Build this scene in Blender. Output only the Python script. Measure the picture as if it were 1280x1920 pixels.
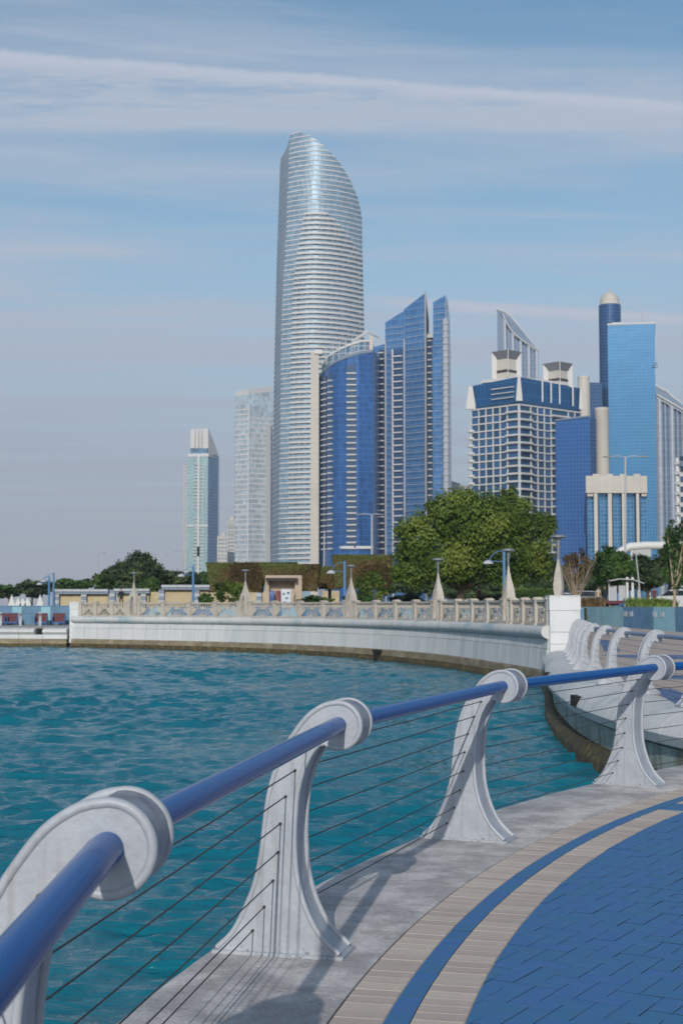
import bpy, bmesh, math, random
import numpy as np
from mathutils import Vector, Matrix
random.seed(7); rng = np.random.default_rng(7)
S = bpy.context.scene
for o in list(bpy.data.objects): bpy.data.objects.remove(o)

# ------------------------------------------------------------------ camera, sky, sun, exposure
CAMH = 1.54; F = 2667.0; PITCH = math.atan(177/F)
cam_d = bpy.data.cameras.new('camera'); cam = bpy.data.objects.new('camera', cam_d)
S.collection.objects.link(cam); S.camera = cam
cam_d.sensor_fit = 'HORIZONTAL'; cam_d.sensor_width = 24; cam_d.lens = 50
cam_d.clip_start = .05; cam_d.clip_end = 30000
cam.location = (0, 0, CAMH); cam.rotation_euler = (math.pi/2+PITCH, 0, 0)
cam_d.dof.use_dof = True; cam_d.dof.focus_distance = 7.0; cam_d.dof.aperture_fstop = 8.0
SUN_HEAD = math.radians(8); SUN_EL = math.radians(24.3)     # light travels towards this heading (from +Y to +X)
sd = Vector((math.sin(SUN_HEAD)*math.cos(SUN_EL), math.cos(SUN_HEAD)*math.cos(SUN_EL), -math.sin(SUN_EL)))
sun_d = bpy.data.lights.new('sun', 'SUN'); sun = bpy.data.objects.new('sun', sun_d); S.collection.objects.link(sun)
sun_d.energy = 2.6; sun_d.angle = math.radians(.5); sun_d.color = (1, .93, .84)
sun.rotation_euler = sd.to_track_quat('-Z', 'Y').to_euler()
S.view_settings.view_transform = 'Standard'; S.view_settings.look = 'None'; S.view_settings.gamma = 1
S.view_settings.use_curve_mapping = False; S.view_settings.exposure = .1
W = bpy.data.worlds.new('World'); S.world = W; W.use_nodes = True
nt = W.node_tree; nt.nodes.clear()
def N(t, typ, **kw):
    n = t.nodes.new(typ)
    for k, v in kw.items(): setattr(n, k, v)
    return n
def M_(t, op, a, b=None, c=None, clamp=False):
    n = N(t, 'ShaderNodeMath', operation=op, use_clamp=clamp)
    for i, v in enumerate((a, b, c)):
        if v is None: continue
        if isinstance(v, (int, float)): n.inputs[i].default_value = v
        else: t.links.new(v, n.inputs[i])
    return n.outputs[0]
def mixc(t, f, a, b, bt='MIX'):
    n = N(t, 'ShaderNodeMix', data_type='RGBA', blend_type=bt)
    for s, v in ((n.inputs[0], f), (n.inputs[6], a), (n.inputs[7], b)):
        if isinstance(v, (int, float)): s.default_value = v
        elif isinstance(v, tuple): s.default_value = (*v, 1) if len(v) == 3 else v
        else: t.links.new(v, s)
    return n.outputs[2]
sky = N(nt, 'ShaderNodeTexSky', sky_type='NISHITA'); sky.sun_disc = False
sky.sun_elevation = SUN_EL; sky.sun_rotation = math.pi+SUN_HEAD
sky.air_density = 1.0; sky.dust_density = .7; sky.ozone_density = 1.3; sky.altitude = 0
tc = N(nt, 'ShaderNodeTexCoord'); sp = N(nt, 'ShaderNodeSeparateXYZ'); nt.links.new(tc.outputs['Generated'], sp.inputs[0])
zz = M_(nt, 'MAXIMUM', sp.outputs[2], .03)
pxn = M_(nt, 'DIVIDE', sp.outputs[0], zz); pyn = M_(nt, 'DIVIDE', sp.outputs[1], zz)
def noise_at(sx, sy, scale, detail=6, rough=.6, off=0, dist=0):
    c = N(nt, 'ShaderNodeCombineXYZ')
    nt.links.new(M_(nt, 'MULTIPLY', pxn, sx), c.inputs[0]); nt.links.new(M_(nt, 'MULTIPLY', pyn, sy), c.inputs[1]); c.inputs[2].default_value = off
    n = N(nt, 'ShaderNodeTexNoise'); n.inputs['Scale'].default_value = scale; n.inputs['Detail'].default_value = detail
    n.inputs['Roughness'].default_value = rough; n.inputs['Distortion'].default_value = dist
    nt.links.new(c.outputs[0], n.inputs['Vector']); return n.outputs[0]
def sstep(x, a, b):
    n = N(nt, 'ShaderNodeMapRange', interpolation_type='SMOOTHSTEP')
    nt.links.new(x, n.inputs[0]); n.inputs[1].default_value = a; n.inputs[2].default_value = b
    return n.outputs[0]
wob = M_(nt, 'MULTIPLY', M_(nt, 'SUBTRACT', noise_at(1, 1, 3.0, 8, .65, 3), .5), .22)
wob2 = M_(nt, 'MULTIPLY', M_(nt, 'SUBTRACT', noise_at(2.5, 2.5, 4.0, 6, .7, 9), .5), .08)
# wide old trail
t1 = M_(nt, 'ADD', M_(nt, 'SUBTRACT', M_(nt, 'SUBTRACT', pyn, M_(nt, 'MULTIPLY', pxn, .206)), 2.63), wob2)
t2 = M_(nt, 'ADD', M_(nt, 'SUBTRACT', pyn, 2.93), M_(nt, 'MULTIPLY', wob, .45))
band = M_(nt, 'MULTIPLY', sstep(t1, -.02, .05), M_(nt, 'SUBTRACT', 1, sstep(t2, -.13, .08)))
edge = M_(nt, 'MULTIPLY', sstep(t1, -.02, .02), M_(nt, 'SUBTRACT', 1, sstep(t1, .02, .09)))
band = M_(nt, 'MULTIPLY', band, M_(nt, 'MULTIPLY_ADD', noise_at(1.0, 3.2, 4, 10, .7, 21), 4.4, -1.85, True))
lowb = M_(nt, 'MULTIPLY', sstep(t2, -.17, -.06), M_(nt, 'SUBTRACT', 1, sstep(t2, -.04, .07)))
band = M_(nt, 'ADD', M_(nt, 'MULTIPLY', band, .62), M_(nt, 'MULTIPLY', edge, .26))
band = M_(nt, 'ADD', band, M_(nt, 'MULTIPLY', lowb, .3))
# thin trail
u1 = M_(nt, 'ADD', M_(nt, 'SUBTRACT', M_(nt, 'SUBTRACT', pyn, M_(nt, 'MULTIPLY', pxn, .29)), 4.55), M_(nt, 'MULTIPLY', wob2, 1.3))
thin = M_(nt, 'MULTIPLY', sstep(u1, -.1, .0), M_(nt, 'SUBTRACT', 1, sstep(u1, .03, .17)))
thin = M_(nt, 'MULTIPLY', M_(nt, 'MULTIPLY', thin, .8), sstep(pxn, -.1, .5))
# soft streaky cirrus veil
ci = sstep(noise_at(.22, 1.0, 1.2, 7, .58, 5, .3), .42, .72)
veil = sstep(pyn, 2.2, 4.2)
ci = M_(nt, 'MULTIPLY', ci, M_(nt, 'MULTIPLY_ADD', veil, .5, .5))
ci = M_(nt, 'ADD', ci, M_(nt, 'MULTIPLY', sstep(pyn, 2.9, 4.6), .16))
fb = N(nt, 'ShaderNodeTexNoise'); fb.inputs['Scale'].default_value = 2.2; fb.inputs['Detail'].default_value = 9; fb.inputs['Roughness'].default_value = .66; fb.inputs['Distortion'].default_value = .5
fc = N(nt, 'ShaderNodeCombineXYZ'); nt.links.new(M_(nt, 'ADD', M_(nt, 'MULTIPLY', pxn, .35), M_(nt, 'MULTIPLY', pyn, .12)), fc.inputs[0]); nt.links.new(M_(nt, 'ADD', M_(nt, 'MULTIPLY', pyn, 1.5), M_(nt, 'MULTIPLY', pxn, -.45)), fc.inputs[1]); nt.links.new(fc.outputs[0], fb.inputs['Vector'])
ci = M_(nt, 'ADD', ci, M_(nt, 'MULTIPLY', sstep(fb.outputs[0], .46, .74), .32))
vl = M_(nt, 'MULTIPLY', sstep(M_(nt, 'SUBTRACT', M_(nt, 'MULTIPLY_ADD', wob, 2.5, pyn), 4.5), -.1, .25), .16)
ltot = M_(nt, 'ADD', M_(nt, 'ADD', band, thin), M_(nt, 'ADD', ci, vl))
ltot = M_(nt, 'MINIMUM', ltot, .8)
ltot = M_(nt, 'MULTIPLY', ltot, sstep(sp.outputs[2], 0.0, .06))
skyc = N(nt, 'ShaderNodeHueSaturation'); skyc.inputs['Hue'].default_value = .488; skyc.inputs['Saturation'].default_value = 1.12; nt.links.new(sky.outputs[0], skyc.inputs['Color'])
CLOUD = (4.5, 4.9, 5.7)
skym = mixc(nt, ltot, skyc.outputs[0], CLOUD)
hzf = M_(nt, 'MULTIPLY', M_(nt, 'SUBTRACT', 1, sstep(sp.outputs[2], -.02, .30)), .92)
skym = mixc(nt, hzf, skym, (3.55, 3.9, 4.75))
skym = mixc(nt, M_(nt, 'ADD', M_(nt, 'MULTIPLY', thin, .55), M_(nt, 'MULTIPLY', edge, .35)), skym, (5.3, 5.6, 6.4))
bg = N(nt, 'ShaderNodeBackground'); bg.inputs[1].default_value = .11; nt.links.new(skym, bg.inputs[0])
wo = N(nt, 'ShaderNodeOutputWorld'); nt.links.new(bg.outputs[0], wo.inputs[0])

# ------------------------------------------------------------------ helpers
def P(px, py, d):                     # point at distance d (along +Y) seen at photo position px, py
    ry = F*math.cos(PITCH)-(960-py)*math.sin(PITCH); rz = F*math.sin(PITCH)+(960-py)*math.cos(PITCH)
    k = d/ry
    return Vector(((px-640)*k, d, CAMH+rz*k))
def X(px, d, py=1100): return P(px, py, d).x
def Z(py, d): return P(640, py, d).z
def G(px, py, z=0):                   # point on the horizontal plane z
    ry = F*math.cos(PITCH)-(960-py)*math.sin(PITCH); rz = F*math.sin(PITCH)+(960-py)*math.cos(PITCH)
    k = (z-CAMH)/rz
    return Vector(((px-640)*k, ry*k, z))
def link(o, parent=None):
    S.collection.objects.link(o)
    if parent is not None: o.parent = parent
    return o
def empty(name, loc=(0, 0, 0), rz=0, label=None, cat=None, group=None):
    o = bpy.data.objects.new(name, None); o.location = loc; o.rotation_euler = (0, 0, rz); o.empty_display_size = .2
    tag(o, label, cat, group); return link(o)
def tag(o, label=None, cat=None, group=None, kind=None):
    if label: o['label'] = label
    if cat: o['category'] = cat
    if group: o['group'] = group
    if kind: o['kind'] = kind
    return o
class MB:
    def __init__(s): s.v = []; s.f = []; s.uv = []; s.mi = []; s.m = 0
    def face(s, idx, uv=None):
        s.f.append(tuple(idx)); s.uv.append(uv or [(0, 0)]*len(idx)); s.mi.append(s.m)
    def prism(s, poly, z0, z1, cap=True, M=None):
        """poly: list of (x,y) counter-clockwise; z0,z1 numbers or per-vertex lists"""
        n = len(poly); b = len(s.v)
        z0 = [z0]*n if not isinstance(z0, (list, tuple)) else z0
        z1 = [z1]*n if not isinstance(z1, (list, tuple)) else z1
        pts = [Vector((p[0], p[1], z0[i])) for i, p in enumerate(poly)]+[Vector((p[0], p[1], z1[i])) for i, p in enumerate(poly)]
        if M is not None: pts = [M @ p for p in pts]
        s.v += [tuple(p) for p in pts]; u = 0
        for i in range(n):
            j = (i+1) % n; L = math.hypot(poly[j][0]-poly[i][0], poly[j][1]-poly[i][1])
            s.face((b+i, b+j, b+n+j, b+n+i), [(u, z0[i]), (u+L, z0[j]), (u+L, z1[j]), (u, z1[i])]); u += L
        if cap:
            s.face([b+n+i for i in range(n)], [poly[i] for i in range(n)]); s.face([b+i for i in reversed(range(n))], [poly[i] for i in reversed(range(n))])
        return s
    def loft(s, pa, za, pb, zb):
        n = len(pa); b = len(s.v); s.v += [(*p, za) for p in pa]+[(*p, zb) for p in pb]; u = 0
        for i in range(n):
            j = (i+1) % n; L = math.hypot(pa[j][0]-pa[i][0], pa[j][1]-pa[i][1])
            s.face((b+i, b+j, b+n+j, b+n+i), [(u, za), (u+L, za), (u+L, zb), (u, zb)]); u += L
        s.face([b+n+i for i in range(n)]); return s
    def box(s, c, d, rz=0, M=None):
        x, y, z = d[0]/2, d[1]/2, d[2]/2; ca, sa = math.cos(rz), math.sin(rz)
        poly = [(c[0]+a*ca-b*sa, c[1]+a*sa+b*ca) for a, b in ((-x, -y), (x, -y), (x, y), (-x, y))]
        return s.prism(poly, c[2]-z, c[2]+z, M=M)
    def tube(s, pts, r, n=8, caps=True, closed=False):
        pts = [Vector(p) for p in pts]; k = len(pts); r = r if isinstance(r, (list, tuple)) else [r]*k; b = len(s.v)
        up = Vector((0, 0, 1)); prev = None
        for i, p in enumerate(pts):
            if closed: t = pts[(i+1) % k]-pts[i-1]
            else: t = (pts[min(i+1, k-1)]-pts[max(i-1, 0)])
            t.normalize()
            if prev is None:
                a = t.cross(up); 
                if a.length < .05: a = t.cross(Vector((1, 0, 0)))
            else: a = prev-t*prev.dot(t)
            a.normalize(); prev = a; c = t.cross(a)
            for j in range(n):
                q = 2*math.pi*j/n; s.v.append(tuple(p+a*(r[i]*math.cos(q))+c*(r[i]*math.sin(q))))
        for i in range(k if closed else k-1):
            for j in range(n):
                i2 = (i+1) % k; j2 = (j+1) % n
                s.face((b+i*n+j, b+i2*n+j, b+i2*n+j2, b+i*n+j2))
        if caps and not closed:
            s.face([b+j for j in range(n)]); s.face([b+(k-1)*n+j for j in reversed(range(n))])
        return s
    def lathe(s, prof, n=16, c=(0, 0, 0)):
        b = len(s.v); k = len(prof)
        for r, z in prof:
            for j in range(n):
                q = 2*math.pi*j/n; s.v.append((c[0]+r*math.cos(q), c[1]+r*math.sin(q), c[2]+z))
        for i in range(k-1):
            for j in range(n):
                j2 = (j+1) % n; s.face((b+i*n+j, b+i*n+j2, b+(i+1)*n+j2, b+(i+1)*n+j), [(j/n*6.28*prof[i][0], prof[i][1]), ((j+1)/n*6.28*prof[i][0], prof[i][1]), ((j+1)/n*6.28*prof[i][0], prof[i+1][1]), (j/n*6.28*prof[i][0], prof[i+1][1])])
        s.face([b+j for j in reversed(range(n))]); s.face([b+(k-1)*n+j for j in range(n)])
        return s
    def sweep(s, path, prof, closed=False, caps=True):
        """path: list of (point xy, outward normal xy); prof: list of (off, z)"""
        b = len(s.v); k = len(path); n = len(prof)
        for (p, nn) in path:
            for (o, z) in prof: s.v.append((p[0]+nn[0]*o, p[1]+nn[1]*o, z))
        for i in range(k-1):
            for j in range(n if closed else n-1):
                j2 = (j+1) % n; s.face((b+i*n+j, b+(i+1)*n+j, b+(i+1)*n+j2, b+i*n+j2))
        if caps:
            s.face([b+j for j in range(n)]); s.face([b+(k-1)*n+j for j in reversed(range(n))])
        return s
    def mesh(s, name, mat, smooth=False):
        me = bpy.data.meshes.new(name); me.from_pydata(s.v, [], s.f)
        for m in (mat if isinstance(mat, (list, tuple)) else [mat]): me.materials.append(m)
        ul = me.uv_layers.new(name='UVMap'); flat = [c for f in s.uv for u in f for c in (float(u[0]), float(u[1]))]
        ul.data.foreach_set('uv', flat); me.polygons.foreach_set('material_index', s.mi)
        bm = bmesh.new(); bm.from_mesh(me); bmesh.ops.recalc_face_normals(bm, faces=bm.faces); bm.to_mesh(me); bm.free()
        if smooth: me.shade_smooth(); me.set_sharp_from_angle(angle=math.radians(38))
        me.update(); return me
    def build(s, name, mat, parent=None, smooth=False, loc=None, rz=0, **kw):
        o = bpy.data.objects.new(name, s.mesh(name, mat, smooth)); link(o, parent)
        if loc is not None: o.location = loc
        if rz: o.rotation_euler[2] = rz
        return tag(o, **kw)
def inst(name, me, parent=None, loc=(0, 0, 0), rz=0, sc=None, **kw):
    o = bpy.data.objects.new(name, me); link(o, parent); o.location = loc; o.rotation_euler = (0, 0, rz)
    if sc: o.scale = sc
    return tag(o, **kw)
def copy_tree(o, parent=None):
    c = o.copy(); S.collection.objects.link(c); c.parent = parent
    for ch in list(KIDS.get(o.name, [])) or [x for x in bpy.data.objects if x.parent == o]:
        copy_tree(ch, c)
    return c
KIDS = {}

# ------------------------------------------------------------------ materials
def nodes(name):
    m = bpy.data.materials.new(name); m.use_nodes = True; t = m.node_tree
    return m, t, t.nodes['Principled BSDF']
def rgb(c): return (*c, 1)
def mat(name, col, rough=.6, metal=0, var=.0, vscale=3, col2=None, bump=0, bscale=30, rand=0, coord='Object', spec=.5, detail=6, c2lo=.45, c2hi=.65, stretch=(1, 1, 1), coat=0, speck=0, sscale=60):
    m, t, b = nodes(name); b.inputs['Roughness'].default_value = rough; b.inputs['Metallic'].default_value = metal
    b.inputs['Specular IOR Level'].default_value = spec; b.inputs['Base Color'].default_value = rgb(col)
    b.inputs['Coat Weight'].default_value = coat; b.inputs['Coat Roughness'].default_value = .12
    tcn = N(t, 'ShaderNodeTexCoord'); mp = N(t, 'ShaderNodeMapping'); t.links.new(tcn.outputs[coord], mp.inputs[0]); mp.inputs['Scale'].default_value = stretch
    c = None
    if col2 is not None or var:
        n = N(t, 'ShaderNodeTexNoise'); n.inputs['Scale'].default_value = vscale; n.inputs['Detail'].default_value = detail; n.inputs['Roughness'].default_value = .62
        t.links.new(mp.outputs[0], n.inputs['Vector'])
        mr = N(t, 'ShaderNodeMapRange', interpolation_type='SMOOTHSTEP'); t.links.new(n.outputs[0], mr.inputs[0]); mr.inputs[1].default_value = c2lo; mr.inputs[2].default_value = c2hi
        c = mixc(t, mr.outputs[0], col, col2 if col2 is not None else tuple(x*(1-var) for x in col))
        r2 = M_(t, 'MULTIPLY_ADD', n.outputs[0], .25, rough-.12); t.links.new(r2, b.inputs['Roughness'])
    if speck:
        n4 = N(t, 'ShaderNodeTexNoise'); n4.inputs['Scale'].default_value = sscale; n4.inputs['Detail'].default_value = 8; n4.inputs['Roughness'].default_value = .7; t.links.new(mp.outputs[0], n4.inputs['Vector'])
        n5 = N(t, 'ShaderNodeTexNoise'); n5.inputs['Scale'].default_value = sscale*.12; n5.inputs['Detail'].default_value = 10; n5.inputs['Roughness'].default_value = .75; t.links.new(mp.outputs[0], n5.inputs['Vector'])
        k = M_(t, 'ADD', M_(t, 'MULTIPLY', M_(t, 'SUBTRACT', n4.outputs[0], .5), speck*2.2), M_(t, 'MULTIPLY', M_(t, 'SUBTRACT', n5.outputs[0], .5), speck*2.2))
        k = M_(t, 'ADD', k, 1); hs0 = N(t, 'ShaderNodeHueSaturation'); t.links.new(k, hs0.inputs['Value'])
        if c is not None: t.links.new(c, hs0.inputs['Color'])
        else: hs0.inputs['Color'].default_value = rgb(col)
        c = hs0.outputs[0]
    if rand:
        oi = N(t, 'ShaderNodeObjectInfo'); k = M_(t, 'MULTIPLY_ADD', oi.outputs['Random'], 2*rand, 1-rand)
        hs = N(t, 'ShaderNodeHueSaturation'); t.links.new(k, hs.inputs['Value'])
        t.links.new(M_(t, 'MULTIPLY_ADD', oi.outputs['Random'], .02, .49), hs.inputs['Hue'])
        if c is not None: t.links.new(c, hs.inputs['Color'])
        else: hs.inputs['Color'].default_value = rgb(col)
        c = hs.outputs[0]
    if c is not None: t.links.new(c, b.inputs['Base Color'])
    if bump:
        n2 = N(t, 'ShaderNodeTexNoise'); n2.inputs['Scale'].default_value = bscale; n2.inputs['Detail'].default_value = 5
        t.links.new(mp.outputs[0], n2.inputs['Vector']); bp = N(t, 'ShaderNodeBump'); bp.inputs['Strength'].default_value = 1; bp.inputs['Distance'].default_value = bump
        t.links.new(n2.outputs[0], bp.inputs['Height']); t.links.new(bp.outputs[0], b.inputs['Normal'])
    return m
def glass(name, col, pw=1.5, ph=3.4, line=(.5, .55, .6), lw=.08, lh=.06, var=.35, metal=.55, rough=.12, phase=0, wave=.0):
    """curtain-wall glass with mullion grid, UV in metres"""
    m, t, b = nodes(name); b.inputs['Metallic'].default_value = metal; b.inputs['Specular IOR Level'].default_value = .6
    uv = N(t, 'ShaderNodeUVMap'); s = N(t, 'ShaderNodeSeparateXYZ'); t.links.new(uv.outputs[0], s.inputs[0])
    u = M_(t, 'DIVIDE', s.outputs[0], pw); v = M_(t, 'DIVIDE', M_(t, 'ADD', s.outputs[1], phase), ph)
    fu = M_(t, 'FRACT', u); fv = M_(t, 'FRACT', v)
    ln = M_(t, 'MAXIMUM', M_(t, 'LESS_THAN', fu, lw), M_(t, 'LESS_THAN', fv, lh))
    cb = N(t, 'ShaderNodeCombineXYZ'); t.links.new(M_(t, 'FLOOR', u), cb.inputs[0]); t.links.new(M_(t, 'FLOOR', v), cb.inputs[1])
    wn = N(t, 'ShaderNodeTexWhiteNoise', noise_dimensions='2D'); t.links.new(cb.outputs[0], wn.inputs['Vector'])
    nz = N(t, 'ShaderNodeTexNoise'); nz.inputs['Scale'].default_value = .035; nz.inputs['Detail'].default_value = 3; t.links.new(uv.outputs[0], nz.inputs['Vector'])
    k = M_(t, 'ADD', M_(t, 'MULTIPLY', M_(t, 'SUBTRACT', wn.outputs[0], .5), var), M_(t, 'MULTIPLY', M_(t, 'SUBTRACT', nz.outputs[0], .5), .5))
    hs = N(t, 'ShaderNodeHueSaturation'); hs.inputs['Color'].default_value = rgb(col); t.links.new(M_(t, 'ADD', k, 1), hs.inputs['Value'])
    c = mixc(t, ln, hs.outputs[0], line); t.links.new(c, b.inputs['Base Color'])
    t.links.new(M_(t, 'MULTIPLY_ADD', ln, .3, rough), b.inputs['Roughness'])
    t.links.new(M_(t, 'MULTIPLY', M_(t, 'SUBTRACT', 1, ln), metal), b.inputs['Metallic'])
    bp = N(t, 'ShaderNodeBump'); bp.inputs['Distance'].default_value = .25; bp.inputs['Strength'].default_value = .25
    n3 = N(t, 'ShaderNodeTexNoise'); n3.inputs['Scale'].default_value = .12; t.links.new(uv.outputs[0], n3.inputs['Vector'])
    t.links.new(n3.outputs[0], bp.inputs['Height']); t.links.new(bp.outputs[0], b.inputs['Normal'])
    return m
MT = dict(
    concrete=mat('rim_concrete', (.35, .335, .33), .85, col2=(.54, .515, .50), vscale=2.6, bump=.006, bscale=50, detail=14, c2lo=.40, c2hi=.62, speck=.55, sscale=55, coord='Generated' if False else 'Object'),
    tan=mat('tan_paver', (.52, .44, .375), .8, col2=(.44, .375, .32), vscale=4, rand=.10, bump=.001, bscale=160, detail=10, speck=.22, sscale=90),
    tan_rgn=mat('tan_paving', (.45, .375, .33), .85, col2=(.38, .32, .285), vscale=1.4, bump=.001, bscale=60),
    blue=mat('blue_paver', (.040, .16, .36), .62, col2=(.052, .155, .32), vscale=6, rand=.08, bump=.001, bscale=140, detail=10, speck=.22, sscale=80),
    grime=mat('joint_grime', (.010, .02, .045), .95),
    bed=mat('joint_bed', (.012, .014, .018), .95, bump=.002, bscale=90),
    bedtan=mat('joint_sand', (.62, .55, .48), .95, bump=.002, bscale=90),
    post=mat('post_paint', (.34, .37, .415), .45, col2=(.40, .43, .47), vscale=5, bump=.002, bscale=45, detail=12, c2lo=.3, c2hi=.7, speck=.16, sscale=45),
    drum=mat('drum_metal', (.27, .28, .32), .4, speck=.5, sscale=50, col2=(.16, .16, .19), vscale=7, bump=.001, bscale=60, stretch=(1, 1, 1), detail=12),
    rail=mat('rail_paint', (.002, .095, .33), .15, spec=.10),
    rail_far=mat('rail_paint_faded', (.12, .2, .32), .4),
    cable=mat('cable_steel', (.045, .04, .038), .55, metal=.4),
    hole=mat('hole_dark', (.01, .01, .01), .9),
    white=mat('white_stone', (.62, .64, .65), .7, col2=(.54, .57, .58), vscale=1.2, bump=.002, bscale=20, rand=.04),
    coping=mat('coping_stone', (.55, .56, .555), .7, col2=(.27, .40, .44), vscale=.35, bump=.002, bscale=20, rand=.05, detail=8, c2lo=.48, c2hi=.72, stretch=(1, 1, 2.5)),
    wallp=mat('wall_panel', (.57, .585, .59), .7, speck=.12, sscale=9, col2=(.48, .52, .53), vscale=.8, bump=.002, bscale=20, rand=.05, stretch=(1, 1, .25), detail=9),
    lowwall=mat('stained_base', (.20, .17, .11), .85, col2=(.30, .26, .18), vscale=1.2, bump=.01, bscale=9, rand=.07, detail=9, stretch=(1, 1, 2)),
    algae=mat('algae_base', (.05, .04, .018), .8, col2=(.13, .10, .03), vscale=4, bump=.03, bscale=8, rand=.15, detail=9),
    stone=mat('balustrade_stone', (.47, .435, .38), .8, col2=(.38, .35, .31), vscale=3, bump=.003, bscale=25, rand=.05, detail=9),
    lip=mat('lip_paint', (.60, .60, .59), .7, speck=.2, sscale=20, col2=(.36, .44, .44), vscale=.9, bump=.004, bscale=15, rand=.04, detail=10, c2lo=.45, c2hi=.75),
    lipgreen=mat('lip_panel', (.30, .36, .34), .8, col2=(.16, .17, .14), vscale=1.6, bump=.006, bscale=12, rand=.06, detail=10, stretch=(1, 1, .3)),
    lamp=mat('lamp_metal', (.22, .23, .25), .5, metal=.2),
    bluewall=mat('blue_wall', (.10, .22, .36), .6, rand=.10, var=.2, vscale=1),
    bluewall2=mat('light_blue_wall', (.26, .48, .60), .6, rand=.08, var=.15, vscale=1),
    bluepole=mat('blue_pole', (.09, .21, .40), .45),
    greypole=mat('grey_pole', (.42, .43, .45), .5),
    beige=mat('beige_wall', (.50, .42, .27), .8, var=.2, vscale=.7, rand=.05),
    greyblue=mat('grey_blue_cap', (.20, .25, .33), .7, rand=.05),
    palegrey=mat('pale_block', (.42, .45, .50), .7, rand=.05),
    kiosk=mat('kiosk_beige', (.46, .37, .29), .8, var=.15, vscale=1),
    dark=mat('dark_tile', (.04, .035, .035), .7),
    poster_b=mat('poster_blue', (.03, .07, .22), .4, col2=(.12, .25, .45), vscale=4),
    poster_r=mat('poster_red', (.16, .02, .03), .4, col2=(.5, .4, .35), vscale=4, c2lo=.55),
    poster_w=mat('poster_white', (.55, .60, .65), .4, col2=(.08, .2, .4), vscale=3, c2lo=.6, c2hi=.66),
    red=mat('seat_red', (.10, .02, .03), .6), seatblue=mat('seat_blue', (.025, .08, .25), .5),
    bark=mat('bark', (.12, .085, .06), .9, var=.4, vscale=5, bump=.01, bscale=12), barkpale=mat('pale_bark', (.36, .29, .22), .9, var=.3, vscale=4),
    skin=mat('skin', (.35, .2, .14), .6), cloth=mat('dark_cloth', (.012, .014, .022), .8), cloth2=mat('maroon_cloth', (.12, .035, .03), .8), hair=mat('hair', (.015, .01, .01), .6),
    carwhite=mat('car_white', (.62, .64, .66), .3, coat=.5), carsilver=mat('car_silver', (.36, .40, .46), .3, metal=.3, coat=.5), carglass=mat('car_glass', (.02, .03, .04), .08), tyre=mat('tyre', (.015, .015, .015), .9),
    grass=mat('lawn', (.05, .09, .025), .95, col2=(.08, .10, .03), vscale=.4, bump=.03, bscale=3),
    ground=mat('city_ground', (.16, .15, .13), .95, col2=(.10, .11, .08), vscale=.02),
    walk=mat('walkway', (.42, .38, .34), .85, var=.15, vscale=1),
    soil=mat('dry_soil', (.16, .10, .06), .95, var=.3, vscale=3),
    bwhite=mat('tower_white', (.62, .62, .61), .6, rand=.03), bwhite2=mat('tower_cream', (.58, .55, .49), .7, rand=.03, var=.08, vscale=.05),
    bandw=mat('band_white', (.60, .61, .62), .8, spec=.2, rand=.06),
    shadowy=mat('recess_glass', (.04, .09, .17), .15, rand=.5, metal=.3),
    grasstuft=mat('tuft', (.16, .24, .05), .7),
)
def wear(m, zlo=.0, zhi=.22):
    t = m.node_tree; b = t.nodes['Principled BSDF']; src = b.inputs['Base Color'].links[0].from_socket
    g = N(t, 'ShaderNodeTexCoord'); s_ = N(t, 'ShaderNodeSeparateXYZ'); t.links.new(g.outputs['Object'], s_.inputs[0])
    n = N(t, 'ShaderNodeTexNoise'); n.inputs['Scale'].default_value = 55; n.inputs['Detail'].default_value = 6; n.inputs['Roughness'].default_value = .7; t.links.new(g.outputs['Object'], n.inputs['Vector'])
    mr = N(t, 'ShaderNodeMapRange'); t.links.new(s_.outputs[2], mr.inputs[0]); mr.inputs[1].default_value = zlo; mr.inputs[2].default_value = zhi; mr.inputs[3].default_value = .16; mr.inputs[4].default_value = 0
    k = N(t, 'ShaderNodeMapRange', interpolation_type='SMOOTHSTEP'); t.links.new(M_(t, 'ADD', n.outputs[0], mr.outputs[0]), k.inputs[0]); k.inputs[1].default_value = .70; k.inputs[2].default_value = .78
    c = mixc(t, M_(t, 'MULTIPLY', k.outputs[0], .6), src, (.07, .05, .04))
    mp = N(t, 'ShaderNodeMapping'); mp.inputs['Scale'].default_value = (26, 26, 1.2); t.links.new(g.outputs['Object'], mp.inputs[0])
    n2 = N(t, 'ShaderNodeTexNoise'); n2.inputs['Scale'].default_value = 1; n2.inputs['Detail'].default_value = 5; t.links.new(mp.outputs[0], n2.inputs['Vector'])
    k2 = N(t, 'ShaderNodeMapRange', interpolation_type='SMOOTHSTEP'); t.links.new(n2.outputs[0], k2.inputs[0]); k2.inputs[1].default_value = .52; k2.inputs[2].default_value = .72
    c = mixc(t, M_(t, 'MULTIPLY', k2.outputs[0], .35), c, (.20, .19, .19)); t.links.new(c, b.inputs['Base Color'])
wear(MT['post'], 0, .13)
MT['rail'].node_tree.nodes['Principled BSDF'].inputs['IOR'].default_value = 1.34
def leafmat(name, c):
    m, t, b = nodes(name); b.inputs['Base Color'].default_value = rgb(c); b.inputs['Roughness'].default_value = .55
    b.inputs['Specular IOR Level'].default_value = .3
    tr = N(t, 'ShaderNodeBsdfTranslucent'); tr.inputs[0].default_value = rgb(tuple(x*1.1 for x in c)); mx = N(t, 'ShaderNodeMixShader'); mx.inputs[0].default_value = .3
    out = t.nodes['Material Output']; t.links.new(b.outputs[0], mx.inputs[1]); t.links.new(tr.outputs[0], mx.inputs[2]); t.links.new(mx.outputs[0], out.inputs[0])
    return m
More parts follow.
